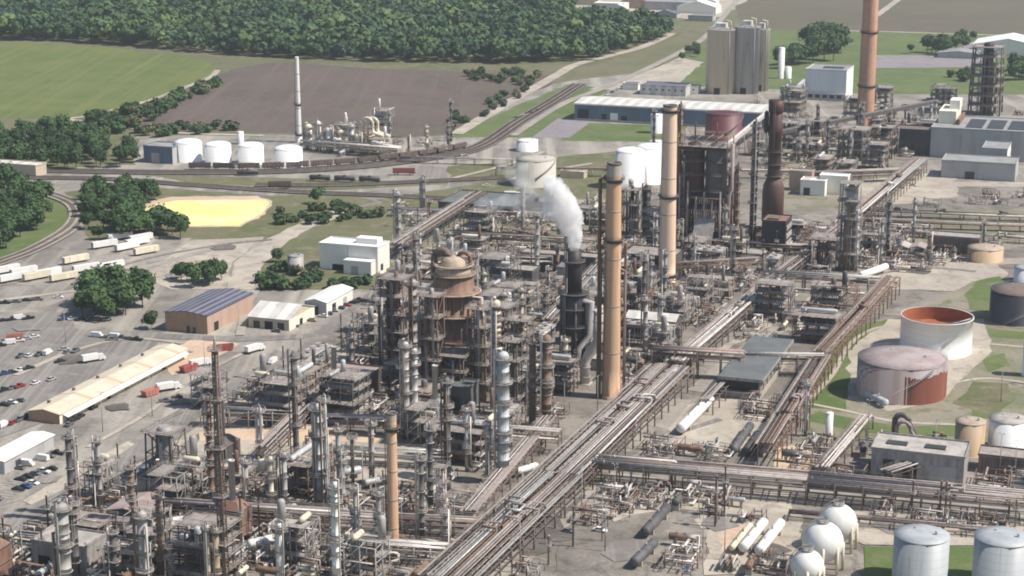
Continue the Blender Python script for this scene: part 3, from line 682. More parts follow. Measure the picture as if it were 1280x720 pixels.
def tank(px,base,top,w,mat,label,roof='cone',rmat=None,group=None,stair=True,name='storage_tank',desc=None,cat='tank',rings=True):
    """px, base = pixel of the middle of the bottom; top = pixel of the middle of the rim."""
    B=P(px,base); H=hgt(px,base,top); r=w*mpp(px,base)/2; t=thing(name,cat,B,GRID,desc,label,group); occ(B,r+1.5)
    RF=None; n=48; prof=[(r*1.012,0),(r*1.012,.25),(r,.3)]
    k=max(2,int(H/2.6))
    prof.append((r,H))
    if roof=='open':
        MB().lathe(prof+[(r+.25,H+.02),(r+.25,H+.3),(r-.2,H+.3),(r-.2,H*.45)],n=n,caps=False).build('shell',mat,t)
        b=MB(); d=H*.62; b.lathe([(r-.22,d+.5),(r-.8,d+.5),(r-1.2,d),(r*.45,d-.1),(.05,d)],n=n,caps=False); b.build('floating_roof',rmat,t)
        MB().lathe([(r-.22,d+.2),(r-.22,H+.28)],n=n,caps=False).build('inner_wall',rmat,t)
        b=MB(); b.tube([(r-1,0,H),(0.,0,d+.4)],.35,4); b.build('rolling_ladder','vessel_silver',t)
    elif roof=='dome':
        MB().lathe(prof,n=n).build('shell',mat,t); MB().lathe([(r+.05,H)]+[(r*math.cos(R(a)),H+r*.28*math.sin(R(a))) for a in range(10,90,10)]+[(.05,H+r*.28)],n=n,caps=False).build('roof',rmat or mat,t)
    else:
        MB().lathe(prof,n=n).build('shell',mat,t); RF=MB().lathe([(r+.12,H-.1),(r+.12,H+.12),(r*.5,H+r*.06),(.05,H+r*.11)],n=n,caps=False).build('roof',rmat or mat,t)
        b=MB(); b.lathe([(.3,0),(.3,.9),(.45,.9),(.45,1.1)],(r*.5,0,H+r*.05)); b.lathe([(.3,0),(.3,.6)],(-r*.3,r*.4,H+r*.06)); b.build('vent','vessel_silver',RF)
    if stair and r>12:
        b=MB(); m=int(H/.55); a0=R(245)
        for i in range(m):
            a=a0+i*.9/ r*1.0; b.box(((r+.5)*math.cos(a),(r+.5)*math.sin(a),.4+i*(H-.4)/m),(.9,.7,.1),a)
        for zz in (0.1,1.1): b.tube([((r+.95)*math.cos(a0+i*.9/r),(r+.95)*math.sin(a0+i*.9/r),zz+.4+i*(H-.4)/m) for i in range(0,m,2)],.05,4)
        b.build('stair','vessel_silver',t); b=MB(); b.rail((0,0,H+.1),r-.05,36,1.1,.05); b.build('handrail','steel_grey',RF or t)
    MB().lathe([(r*1.12,0),(r*1.1,.16)],n=n).build('foundation','conc',t)
    return t

def bullet_local(t,L,r,mat,z=None,saddle='conc',n=16):
    z=z or r+1.2; e=r*.55
    MB().lathe_axis((-L/2-e,0,z),(L/2+e,0,z),[(0,.03),(e*.15,r*.55),(e*.5,r*.87),(e,r),(e+L,r),(e+L+e*.5,r*.87),(e+L+e*.85,r*.55),(L+2*e,.03)],n,False,False).build('shell',mat,t)
    for x in (-L*.32,L*.32): MB().box((x,0,(z-r*.6)/2),(.7,r*1.7,z-r*.6)).build('saddle',saddle,t)
    for x,h,q in ((L*.1,1.,.28),(-L*.25,.8,.2)): MB().cyl((x,0,z+r*.95),(x,0,z+r+h),q,n=8).build('nozzle','pipe_grey',t)
def bullet(pa,pb,w,mat,label,group=None,desc=None,name='bullet_tank'):
    A,B=P(*pa),P(*pb); c=(A+B)/2; d=B-A; r=w*mpp((pa[0]+pb[0])/2,(pa[1]+pb[1])/2)/2
    t=thing(name,'tank',c,math.atan2(d.y,d.x),desc,label,group); occ(c,d.length*.45); bullet_local(t,d.length-r,r,mat); return t

def sphere_tank(px,cy,w,label):
    """px, cy = pixel of the ball's middle; it stands on the ground on legs."""
    r=8.0
    for it in range(12):
        zc=r*1.28+1.0; C=P(px,cy,zc); r=w*depth_of(C)/F/2
    t=thing('sphere_tank','tank',(C.x,C.y,0),GRID,None,label,'white spheres'); occ(C,r+1)
    MB().sphere((0,0,zc),r,32,18).build('shell','vessel_white',t)
    for k in range(8):
        a=6.283*k/8+.2; x,y=r*.98*math.cos(a),r*.98*math.sin(a); MB().tube([(x,y,0),(x,y,zc)],.42,8).build('leg','vessel_cream',t)
    b=MB(); b.ring((0,0,zc+r*.985),.3,1.8,.2,14); b.rail((0,0,zc+r+.1),1.7,10); b.build('platform','steel_grey',t)
    b=MB(); n=26
    for zz in (0,1.): b.tube([((r+.7)*math.cos(R(210))*math.cos(R(-60+150*i/n)),(r+.7)*math.sin(R(210))*math.cos(R(-60+150*i/n)),zc+zz+(r+.5)*math.sin(R(-60+150*i/n))) for i in range(n+1)],.13,4)
    b.build('stair','steel_grey',t)

def rack(pa,pb,h,width,n,label,levels=2,mats=None,step=9.,rs=(.14,.42),loops=0,frame='steel_brown',walk=True,low=False,desc=None):
    A,B=P(pa[0],pa[1],h),P(pb[0],pb[1],h); A.z=B.z=0; d=B-A; L=d.length; t=thing('pipe_rack','pipe rack',A,math.atan2(d.y,d.x),desc,label)
    for k in range(int(L/6)+1): occ(A+d*min(1,k*6/L),width/2+.5)
    q=random.Random(int(pa[0]*7+pa[1])); y0=-width/2; m=max(2,int(L/step)); gap=2.6
    for i in range(m+1):
        x=L*i/m; b=MB()
        for y in ([y0,-y0] if width<11 else [y0,0,-y0]): b.tube([(x,y,0),(x,y,h)],.26,4)
        for l in range(levels): b.tube([(x,y0-.4,h-l*gap-.25),(x,-y0+.4,h-l*gap-.25)],.22,4)
        if i%2 and not low:
            b.tube([(x,y0,h*.45),(x,0,h-.3)],.12,4); b.tube([(x,-y0,h*.45),(x,0,h-.3)],.12,4)
        b.build('support_frame',frame,t)
    b=MB()
    for y in (y0,-y0):
        for l in range(levels): b.tube([(0,y,h-l*gap-.6),(L,y,h-l*gap-.6)],.18,4)
    b.build('side_beams' if 0 else 'edge_beam',frame,t)
    for l in range(levels):
        nn=n if l==0 else max(2,n*2//3); z=h-l*gap
        ys=[y0+.5+(width-1.)*(i+q.uniform(-.22,.22)+.5)/nn for i in range(nn)]
        for i,y in enumerate(ys):
            r=q.uniform(*rs)*(1.2 if q.random()<.2 else 1); mt=q.choice(mats or PIPES); s,e=(0,L)
            if q.random()<.28: s,e=(0,L*q.uniform(.3,.85)) if q.random()<.5 else (L*q.uniform(.15,.6),L)
            pts=[(s,y,z+r)]
            if loops and l==0 and i%3==1 and e-s>50:
                for u in range(loops):
                    x=s+(e-s)*(u+.5+q.uniform(-.15,.15))/loops; hh=1.2+r; w=q.uniform(3,6); side=min(4.5,width*.3)*(1 if y<0 else -1)
                    pts+=[(x,y,z+r),(x,y,z+hh+r),(x,y+side,z+hh+r),(x+w,y+side,z+hh+r),(x+w,y,z+hh+r),(x+w,y,z+r)]
            pts.append((e,y,z+r))
            b=MB(); b.tube(pts,r,7)
            for k in range(int((e-s)/14)):                       # flanges
                if q.random()<.4: x=s+k*14+q.uniform(0,9); b.cyl((x,y,z+r),(x+.3,y,z+r),r*1.35,n=8) if len(pts)==2 else None
            if (s>0 or e<L): x=s if s>0 else e; b.tube([(x,y,z+r),(x,y,.6)],r*.95,7)
            b.build('pipe',mt,t)
    if walk and not low:
        b=MB(); y=-y0+.75; b.bz(0,L,y-.45,y+.45,h-.1,h); 
        for zz in (.55,1.1): b.tube([(0,y+.45,h+zz),(L,y+.45,h+zz)],.05,4)
        for k in range(int(L/3)): b.tube([(k*3,y+.45,h),(k*3,y+.45,h+1.1)],.05,4)
        b.build('walkway','deck',t)
    return t

# ---- clutter modules: one prototype tree each, later copied
def proto(name): 
    o=bpy.data.objects.new(name,None); COL.objects.link(o); return o
def frame_mb(nx,ny,bx,by,zs,w=.2,brace=True,q=rnd):
    b=MB(); X=[(i-nx/2)*bx for i in range(nx+1)]; Y=[(j-ny/2)*by for j in range(ny+1)]
    for x in X:
        for y in Y: b.tube([(x,y,0),(x,y,zs[-1])],w,4)
    for z in zs:
        for x in X: b.tube([(x,Y[0],z),(x,Y[-1],z)],w*.9,4)
        for y in Y: b.tube([(X[0],y,z),(X[-1],y,z)],w*.9,4)
    if brace:
        zz=[0]+list(zs)
        for k in range(len(zs)):
            for y in (Y[0],Y[-1]):
                i=q.randrange(nx); b.tube([(X[i],y,zz[k]),(X[i+1],y,zz[k+1])],w*.6,4)
            for x in (X[0],X[-1]):
                j=q.randrange(ny); b.tube([(x,Y[j],zz[k]),(x,Y[j+1],zz[k+1])],w*.6,4)
    return b,X,Y
def piping(q,X,Y,zs,n,r=(.12,.35)):
    out=[]
    x0,x1,y0,y1=X[0]-1,X[-1]+1,Y[0]-1,Y[-1]+1; top=zs[-1]+2
    for k in range(n):
        p=Vector((q.uniform(x0,x1),q.uniform(y0,y1),q.choice([.5,1.2,*zs]))); pts=[p]
        for s in range(q.randint(3,6)):
            ax=q.randrange(3); p=p.copy()
            if ax==0: p.x=q.uniform(x0,x1)
            elif ax==1: p.y=q.uniform(y0,y1)
            else: p.z=q.uniform(.5,top)
            if (p-pts[-1]).length>.8: pts.append(p)
        if len(pts)>1: out.append((pts,q.uniform(*r)))
    return out
def mk_structure(seed,nx,ny,zs,fm,vessels=2,npipe=7,bx=5.,by=5.,pipes=None,vm=None):
    pipes=pipes or PIPES; vm=vm or ['vessel_silver','vessel_grey','vessel_rust','vessel_cream','vessel_dark','vessel_pale']
    q=random.Random(seed); t=proto('process_structure'); b,X,Y=frame_mb(nx,ny,bx,by,zs,.2,True,q); b.build('frame',fm,t)
    for z in zs:
        d=MB(); xa=X[0]-.6; xb=X[q.randint(max(1,nx-1),nx)]+.6; d.bz(xa,xb,Y[0]-.6,Y[-1]+.6,z,z+.12); hb=MB().boxrail(xa,xb,Y[0]-.6,Y[-1]+.6,z+.12,1.1,.06); hb.build('handrail','steel_grey',d.build('deck',q.choice(['deck','deck','deck_pale']),t))
    for k in range(vessels):
        z=q.choice([.4]+list(zs)); y=q.uniform(Y[0]+1,Y[-1]-1); r=q.uniform(.7,1.3); L=(X[-1]-X[0])*q.uniform(.5,.85)
        if q.random()<.6:
            MB().lathe_axis((-L/2,y,z+r+.5),(L/2,y,z+r+.5),[(0,.05),(.25,r*.7),(.7,r),(L-.7,r),(L-.25,r*.7),(L,.05)],12,False,False).build('drum',q.choice(vm),t)
        else:
            x=q.uniform(X[0]+1,X[-1]-1); h=q.uniform(4,9); MB().lathe([(r,z+.2),(r,z+h),(r*.7,z+h+r*.5),(.05,z+h+r*.7)],(x,y,0),14).build('vertical_drum',q.choice(vm),t)
    for pts,r in piping(q,X,Y,zs,npipe): MB().tube(pts,r,6).build('pipe',q.choice(pipes),t)
    st=MB()
    for k,z in enumerate(zs):
        z0=0 if k==0 else zs[k-1]; y=Y[0]-1.3 
        for s in (-.4,.4): st.tube([(X[0],y+s,z0+.1),(X[1],y+s,z+.1)],.1,4); st.tube([(X[0],y+s,z0+1.1),(X[1],y+s,z+1.1)],.05,4)
        for i in range(9): f=(i+.5)/9; st.box((X[0]+(X[1]-X[0])*f,y,z0+.1+(z-z0)*f),(.35,.8,.06))
    st.build('stair','steel_grey',t); return t
def mk_exchangers(seed,n,two,L=7.,r=.6):
    q=random.Random(seed); t=proto('heat_exchanger_bank'); rows=2 if two else 1
    for k in range(n):
        y=(k-(n-1)/2)*r*3.4
        for l in range(rows):
            z=1.2+r+l*r*2.6; m=q.choice(['vessel_silver','vessel_rust','vessel_grey','vessel_cream','vessel_silver'])
            MB().lathe_axis((-L/2,y,z),(L/2,y,z),[(0,r*.3),(.2,r*.95),(.7,r*1.0),(.72,r*1.25),(.95,r*1.25),(.97,r),(L-1.4,r),(L-1.38,r*1.25),(L-1.15,r*1.25),(L-1.13,r),(L-.3,r*.9),(L,r*.3)],12,True,False).build('exchanger_shell',m,t)
        b=MB()
        for x in (-L*.3,L*.25): b.box((x,y,(1.2+(rows-1)*r*2.6)/2),(.45,r*1.5,1.2+(rows-1)*r*2.6))
        b.build('saddle','conc',t)
        z=1.2+r+(rows-1)*r*2.6; MB().tube([(-L*.2,y,z+r*.8),(-L*.2,y,z+r+1.6),(L*.55,y,z+r+1.6),(L*.55,y,.6)],.22,6).build('pipe',q.choice(PIPES),t)
    MB().bz(-L*.55,L*.62,-(n*r*1.7+.6),n*r*1.7+.6,0,.18).build('slab','conc',t); return t
def mk_aircooler(seed,nx,ny,h=8.):
    q=random.Random(seed); t=proto('air_cooler'); b,X,Y=frame_mb(nx,ny,5.,5.5,[h*.55,h],.2,True,q); b.build('frame','steel_grey',t)
    MB().bz(X[0]-.3,X[-1]+.3,Y[0]-.3,Y[-1]+.3,h+.3,h+1.4).build('tube_bundle',q.choice(['vessel_silver','deck_pale','vessel_grey']),t)
    for i in range(nx):
        for j in range(ny):
            c=((X[i]+X[i+1])/2,(Y[j]+Y[j+1])/2,h+1.4); b=MB(); b.lathe([(2.15,0),(2.0,.9),(1.9,.9),(1.95,.1)],c,20,False)
            for k in range(5): a=1.2566*k+q.random(); b.box((c[0]+.95*math.cos(a),c[1]+.95*math.sin(a),c[2]+.5),(1.7,.35,.06),a)
            b.cyl((c[0],c[1],c[2]+.2),(c[0],c[1],c[2]+.75),.3,n=8); b.build('fan','steel_grey',t)
    for y in (Y[0]-.6,Y[-1]+.6): MB().tube([(X[0]-1,y,h+.9),(X[-1]+1,y,h+.9),(X[-1]+1,y,1)],.3,7).build('header_pipe',q.choice(PIPES),t)
    d=MB(); d.bz(X[0],X[-1],Y[0],Y[-1],h*.55,h*.55+.1); d.build('deck','deck',t); return t
def mk_manifold(seed,n=9,s=5.,fm='steel_brown'):
    q=random.Random(seed); t=proto('pipe_manifold'); X=[-s,s];Y=[-s*.8,s*.8]
    b=MB()
    for x in (-s,0,s):
        for y in Y: b.tube([(x,y,0),(x,y,3.6)],.15,4)
        b.tube([(x,Y[0],3.5),(x,Y[1],3.5)],.15,4)
    b.build('support_frame',fm,t)
    for pts,r in piping(q,X,Y,[1.,2.2,3.7],n,(.12,.34)): MB().tube(pts,r,6).build('pipe',q.choice(PIPES),t)
    for k in range(2):
        x,y=q.uniform(-s,s),q.uniform(-s,s)*.8; b=MB(); b.box((x,y,.3),(2.2,1.1,.6)); b.cyl((x-.9,y,1.0),(x+.1,y,1.0),.42,n=10); b.cyl((x+.2,y,1.0),(x+.9,y,1.0),.3,n=10); b.build('pump',q.choice(['vessel_pale','vessel_rust','steel_grey']),t)
    return t
def mk_heater(seed,wx=7.,wy=9.,h=11.,mat='vessel_grey'):
    q=random.Random(seed); t=proto('fired_heater')
    b=MB(); b.bz(-wx/2,wx/2,-wy/2,wy/2,2.2,h); b.box((0,0,h+1.2),(wx,wy,2.4),0,.45); b.build('casing',mat,t)
    b=MB()
    for x in (-wx/2+.05,0,wx/2-.05):
        for y in (-wy/2,wy/2): b.tube([(x,y*1.01,0),(x,y*1.01,h)],.2,4)
    for z in (2.2,h*.55,h): b.tube([(-wx/2-.1,-wy/2-.1,z),(wx/2+.1,-wy/2-.1,z),(wx/2+.1,wy/2+.1,z),(-wx/2-.1,wy/2+.1,z),(-wx/2-.1,-wy/2-.1,z)],.16,4)
    b.build('frame','steel_brown',t)
    MB().lathe([(1.1,h+2.3),(1.0,h+15),(1.15,h+15),(1.15,h+15.4),(.8,h+15.4),(.8,h+14)],n=14).build('flue_stack',q.choice(['vessel_grey','vessel_rust','vessel_silver']),t)
    d=MB(); d.bz(-wx/2-1.2,wx/2+1.2,-wy/2-1.2,-wy/2-.2,h*.55,h*.55+.12); d.boxrail(-wx/2-1.2,wx/2+1.2,-wy/2-1.2,-wy/2-.25,h*.55+.1,1.1,.06); d.build('walkway','deck',t)
    for k in range(4): x=q.uniform(-wx/2,wx/2); MB().tube([(x,-wy/2-.6,h*.9),(x,-wy/2-.6,1),(x,-wy/2-4,1)],.22,6).build('pipe',q.choice(PIPES),t)
    return t
def mk_column(seed,H,r,mat): 
    q=random.Random(seed); t=proto('slim_column'); col_local(t,H,r,mat,q.choice([2,3,4]),True,q=q,pw=1.1); return t
def mk_drum(seed,L,r,mat): t=proto('horizontal_drum'); bullet_local(t,L,r,mat,r+2.0); return t
def mk_vent(seed,H):
    t=proto('vent_pipe'); MB().lathe([(.32,0),(.26,H),(.4,H),(.4,H+.5),(.2,H+.5)],n=8).build('shaft',random.Random(seed).choice(['pipe_grey','pipe_rust','pipe_dark']),t)
    b=MB(); b.ring((0,0,H*.7),.3,1.2,.12,10); b.rail((0,0,H*.7),1.1,8); b.build('platform','steel_grey',t); return t
def mk_lamp(seed,H=14):
    t=proto('light_mast'); MB().lathe([(.2,0),(.1,H)],n=6).build('pole','steel_grey',t); b=MB()
    for s in (-.8,.8): b.tube([(0,0,H),(s,0,H+.3)],.06,4); b.box((s,0,H+.3),(.7,.35,.2))
    b.build('lamp_head','vessel_silver',t); return t
def mk_shelter(seed,L,D,h,rm,wmn):
    t=proto('equipment_shelter'); b=MB()
    for x in np.linspace(-L/2+.2,L/2-.2,max(2,int(L/5)+1)):
        for y in (-D/2+.2,D/2-.2): b.tube([(x,y,0),(x,y,h)],.16,4)
    b.build('frame','steel_grey',t); b=MB(); b.add([(-L/2-.5,-D/2-.5,h),(L/2+.5,-D/2-.5,h),(L/2+.5,0,h+1.3),(-L/2-.5,0,h+1.3),(-L/2-.5,D/2+.5,h),(L/2+.5,D/2+.5,h),(-L/2-.5,0,h-.2),(L/2+.5,0,h-.2)],[(0,1,2,3),(3,2,5,4),(0,3,4),(1,5,2),(0,4,5,1)]); b.build('roof',rm,t)
    MB().bz(-L/2+.3,L/2-.3,D*.1,D/2-.3,0,h*.8).build('wall',wmn,t)
    for k in range(3): MB().lathe_axis((-L*.3+k*L*.3-1.2,-D*.2,1.4),(-L*.3+k*L*.3+1.2,-D*.2,1.4),[(0,.3),(.2,.8),(2.2,.8),(2.4,.3)],10,True,False).build('compressor',random.Random(seed+k).choice(['vessel_grey','vessel_rust','vessel_pale']),t)
    return t

# ---- buildings
def building(cx,cyp,L,D,H,wallm,roofm,label,kind='flat',pitch=.22,doors=(),windows=0,name='industrial_building',cat='building',rz=GRID,sidem=None,winsize=(1.6,1.4),desc=None,group=None,ridge='y'):
    """cx, cyp = pixel of the near left bottom corner; local x runs right along the front, local y runs away."""
    C=P(cx,cyp); t=thing(name,cat,C,rz,desc,label,group)
    cc=C+Vector((math.cos(rz)*L/2-math.sin(rz)*D/2,math.sin(rz)*L/2+math.cos(rz)*D/2,0)); occ(cc,min(L,D)*.6)
    if max(L,D)>1.6*min(L,D):
        for f in (.12,.35,.65,.88):
            u=Vector((math.cos(rz),math.sin(rz),0))*L*(f if L>D else .5)+Vector((-math.sin(rz),math.cos(rz),0))*D*(f if D>=L else .5); occ(C+u,min(L,D)*.6)
    w=MB(); w.bz(0,L,0,D,0,H)
    hr=(L if ridge=='y' else D)*pitch*.5
    if kind=='gable':
        w=MB(); 
        if ridge=='y': w.add([(0,0,0),(L,0,0),(L,D,0),(0,D,0),(0,0,H),(L,0,H),(L,D,H),(0,D,H),(L/2,0,H+hr),(L/2,D,H+hr)],[(3,2,1,0),(0,1,5,8,4),(1,2,6,5),(2,3,7,9,6),(3,0,4,7)])
        else: w.add([(0,0,0),(L,0,0),(L,D,0),(0,D,0),(0,0,H),(L,0,H),(L,D,H),(0,D,H),(0,D/2,H+hr),(L,D/2,H+hr)],[(3,2,1,0),(0,1,5,4),(1,2,6,9,5),(2,3,7,6),(3,0,4,8,7)])
    w.build('wall',wallm,t)
    if sidem: MB().bz(L+.003,L+.10,.05,D-.05,.05,H-.05).build('side_face',sidem,t)  # right wall's own colour; store, beige shed and cube have sunlight painted in
    r=MB(); e=.5; th=.3
    if kind=='flat':
        r.bz(-.25,L+.25,-.25,D+.25,H+.003,H+.25); RFB=r.build('roof',roofm,t)
        p=MB()
        for a in ((-.3,L+.3,-.3,0),(-.3,L+.3,D,D+.3),(-.3,0,0,D),(L,L+.3,0,D)): p.bz(a[0],a[1],a[2],a[3],H+.25,H+.85)
        p.build('parapet',wallm,RFB)
    else:
        if ridge=='y': A=[(-e,H-e*pitch),(L/2,H+hr),(L+e,H-e*pitch)]; ln=(-e,D+e); f=lambda a,y,dz:(a[0],y,a[1]+.02+dz)
        else: A=[(-e,H-e*pitch),(D/2,H+hr),(D+e,H-e*pitch)]; ln=(-e,L+e); f=lambda a,y,dz:(y,a[0],a[1]+.02+dz)
        for i in (0,1):
            a,b=A[i],A[i+1]; vs=[f(a,ln[0],0),f(b,ln[0],0),f(b,ln[1],0),f(a,ln[1],0),f(a,ln[0],th),f(b,ln[0],th),f(b,ln[1],th),f(a,ln[1],th)]
            r.add(vs,[(3,2,1,0),(4,5,6,7),(0,1,5,4),(1,2,6,5),(2,3,7,6),(3,0,4,7)])
        r.build('roof',roofm,t)
    for (side,u,wd,ht) in doors:
        d=MB()
        if side=='f': d.bz(u-wd/2,u+wd/2,-.08,.3,.02,ht)
        else: d.bz(L+(.11 if sidem else 0)-.3,L+(.11 if sidem else 0)+.08,u-wd/2,u+wd/2,.02,ht)
        d.build('door',rnd.choice(['opening','panel_black','wall_grey']),t)
    for k in range(windows):
        x=L*(k+.6)/(windows+.2); MB().bz(x-winsize[0]/2,x+winsize[0]/2,-.06,.2,H*.5,H*.5+winsize[1]).build('window','glass_dark',t)
    return t
def on(t,name,mat,fn):
    b=MB(); fn(b); return b.build(name,mat,t)

# ---- vehicles
def mk_car(kind,colr):
    t=proto({'car':'parked_car','pickup':'pickup_truck','van':'parked_van'}[kind]); m='car_'+colr; b=MB()
    def prism(b,prof,w,inset=0):
        n=len(prof); vs=[(x,-w/2+(inset if z>1. else 0),z) for x,z in prof]+[(x,w/2-(inset if z>1. else 0),z) for x,z in prof]
        b.add(vs,[tuple(range(n)),tuple(range(2*n-1,n-1,-1))]+[(i,i+n,(i+1)%n+n,(i+1)%n) for i in range(n)])
    if kind=='car': body=[(-2.25,.35),(-2.25,.85),(-1.3,.95),(1.0,.95),(2.2,.75),(2.25,.35)]; cab=[(-1.75,.94),(-1.2,1.42),(.3,1.45),(1.05,.94)]
    elif kind=='pickup': body=[(-2.8,.5),(-2.8,1.1),(-.6,1.12),(1.3,1.12),(2.7,1.0),(2.75,.5)]; cab=[(-.75,1.11),(-.6,1.8),(.6,1.82),(1.4,1.11)]
    else: body=[(-2.8,.4),(-2.8,2.2),(-2.7,2.3),(1.5,2.3),(2.2,1.3),(2.8,1.1),(2.85,.4)]; cab=[(1.4,1.35),(1.2,2.05),(1.62,2.05),(2.18,1.35)]
    prism(b,body,1.85,.05); b.build('body',m,t); g=MB(); prism(g,cab,1.66 if kind!='van' else 1.9,.12); g.build('window','glass_dark',t)
    if kind!='van':
        r=MB(); z=max(p[1] for p in cab); r.bz(cab[1][0]+.05,cab[2][0]-.02,-.68,.68,z-.02,z+.06); r.build('roof',m,t)
    if kind=='pickup': k=MB(); k.bz(-2.7,-.85,-.75,.75,1.0,1.13); k.build('cargo_bed','panel_black',t)
    for x in (-1.45,1.45):
        for y in (-.85,.85): MB().cyl((x*(1.15 if kind!='car' else 1),y-.12,.34),(x*(1.15 if kind!='car' else 1),y+.12,.34),.34,n=12).build('wheel','rubber',t)
    return t
def mk_trailer(m='vessel_white',L=14.5,hh=4.1):
    t=proto('box_trailer'); MB().bz(-L/2,L/2,-1.3,1.3,1.25,hh).build('box',m,t); b=MB(); b.bz(-L/2+.2,L/2-.2,-.6,.6,.95,1.24); b.bz(L*.25,L*.25+.2,-.8,.8,.1,.95); b.build('chassis','steel_dark',t)
    for x in (-L/2+1.5,-L/2+2.9):
        MB().cyl((x,-1.2,.5),(x,1.2,.5),.5,n=12).build('wheel','rubber',t)
    d=MB(); d.bz(-L/2-.06,-L/2,-1.2,-.03,1.35,hh-.1); d.bz(-L/2-.06,-L/2,.03,1.2,1.35,hh-.1); d.build('door','wall_grey',t); return t
def mk_truck(cab='car_white',bed='vessel_white'):
    t=proto('parked_truck'); b=MB(); b.bz(2.6,4.6,-1.15,1.15,.6,2.9); b.bz(4.55,5.5,-1.05,1.05,.6,1.7); b.build('cab',cab,t); MB().bz(-4.6,2.4,-1.22,1.22,1.1,3.4).build('box',bed,t)
    w=MB(); w.bz(4.58,4.64,-1,1,1.8,2.7); w.build('windscreen','glass_dark',t)
    for x in (-3.2,3.9):
        MB().cyl((x,-1.2,.5),(x,1.2,.5),.5,n=12).build('wheel','rubber',t)
    MB().bz(-4.6,4.5,-.5,.5,.7,1.09).build('chassis','steel_dark',t); return t
def mk_skip(m): 
    t=proto('waste_skip'); b=MB(); b.add([(-2.6,-1.2,.2),(2.6,-1.2,.2),(2.6,1.2,.2),(-2.6,1.2,.2),(-3.2,-1.25,2.2),(3.2,-1.25,2.2),(3.2,1.25,2.2),(-3.2,1.25,2.2),(-3.0,-1.1,2.2),(3.0,-1.1,2.2),(3.0,1.1,2.2),(-3.0,1.1,2.2),(-2.5,-1.05,1.6),(2.5,-1.05,1.6),(2.5,1.05,1.6),(-2.5,1.05,1.6)],[(3,2,1,0),(0,1,5,4),(1,2,6,5),(2,3,7,6),(3,0,4,7),(4,5,9,8),(5,6,10,9),(6,7,11,10),(7,4,8,11),(8,9,13,12),(9,10,14,13),(10,11,15,14),(11,8,12,15),(12,13,14,15)])
    b.build('bin',m,t); r=MB()
    for x in (-1.5,0,1.5): r.bz(x-.1,x+.1,-1.32,-1.2,.3,2.1); r.bz(x-.1,x+.1,1.2,1.32,.3,2.1)
    r.build('rib',m,t); return t
def mk_tankcar(m):
    t=proto('rail_tank_car'); L=14.; MB().lathe_axis((-L/2,0,2.6),(L/2,0,2.6),[(0,.1),(.2,.9),(.7,1.45),(L-.7,1.45),(L-.2,.9),(L,.1)],14,False,False).build('tank_shell',m,t)
    b=MB(); b.bz(-L/2-.5,L/2+.5,-.5,.5,.95,1.25); b.build('underframe','steel_dark',t); b=MB(); b.lathe([(.6,3.95),(.6,4.5),(.1,4.6)],n=10); b.ring((0,0,4.05),.6,1.3,.08,12); b.build('dome',m,t)
    for x in (-L*.36,L*.36):
        w=MB()
        for dx in (-.9,.9): w.cyl((x+dx,-.8,.75),(x+dx,.8,.75),.45,n=10)
        w.box((x,0,.8),(2.4,2.1,.3)); w.build('bogie','steel_dark',t)
    return t
def mk_hopper(m):
    t=proto('hopper_wagon'); b=MB(); b.add([(-7,-1.5,1.6),(7,-1.5,1.6),(7,1.5,1.6),(-7,1.5,1.6),(-7.4,-1.55,4.2),(7.4,-1.55,4.2),(7.4,1.55,4.2),(-7.4,1.55,4.2),(-7.2,-1.4,4.2),(7.2,-1.4,4.2),(7.2,1.4,4.2),(-7.2,1.4,4.2),(-7,-1.35,3.5),(7,-1.35,3.5),(7,1.35,3.5),(-7,1.35,3.5)],[(3,2,1,0),(0,1,5,4),(1,2,6,5),(2,3,7,6),(3,0,4,7),(4,5,9,8),(5,6,10,9),(6,7,11,10),(7,4,8,11),(8,9,13,12),(9,10,14,13),(10,11,15,14),(11,8,12,15),(12,13,14,15)])
    for x in range(-6,7,2): b.bz(x-.1,x+.1,-1.68,-1.5,1.6,4.1); b.bz(x-.1,x+.1,1.5,1.68,1.6,4.1)
    b.build('body',m,t); MB().bz(-7.6,7.6,-.6,.6,1.0,1.59).build('underframe','steel_dark',t)
    for x in (-5,5):
        w=MB()
        for dx in (-.9,.9): w.cyl((x+dx,-.8,.75),(x+dx,.8,.75),.45,n=10)
        w.build('bogie','steel_dark',t)
    return t
class Kind:
    """Prototype that is moved to its first place and copied to the rest."""
    def __init__(s,root,cat): s.root=root; s.cat=cat; s.used=False
    def put(s,loc,rz,desc=None,label=None,group=None,scale=None):
        if not s.used:
            s.used=True; r=s.root; r.location=loc; r.rotation_euler=(0,0,rz)
            if scale: r.scale=(scale,)*3
            return tagit(r,s.cat,desc,label,group)
        return dup(s.root,loc,rz,s.cat,desc,label,group,scale)
    def drop(s):
        if not s.used:
            for c in list(s.root.children_recursive): bpy.data.objects.remove(c)
            bpy.data.objects.remove(s.root)
# ================================================================ landmarks of the photograph
stack(833,356,131,22,17,'brick_buff','tall buff brick stack with a dark rim, left of the soot-black coker drums',(.06,.5,.97))
stack(764,497,203,23,17,'brick_orange','tall orange brick stack with one dark platform ring, beside the main pipe rack',(.68,.93),collar='conc')
for o in (bpy.data.objects['smoke_stack.001'],):
    for dx,dy,f,r,m in ((-5.2,1.,.93,.75,'pipe_rust'),(4.9,1.5,.66,.6,'pipe_rust'),(4.6,-1.2,.55,.4,'pipe_mauve'),(-4.6,-1.6,.62,.45,'pipe_dark')): MB().tube([(dx,dy,0),(dx,dy,hgt(764,497,203)*f),(dx*.55,dy*.5,hgt(764,497,203)*f+1)],r,8).build('riser_pipe',m,o)
stack(492,694,516,14,12.5,'brick_orange','short slim orange stack standing among the pipework in the foreground',(.05,.9),collar='steel_tan')
stack(1081,160,-8,21,18.5,'brick_red','huge red brick chimney in front of the far fields, cut off by the picture top',(.32,.72))
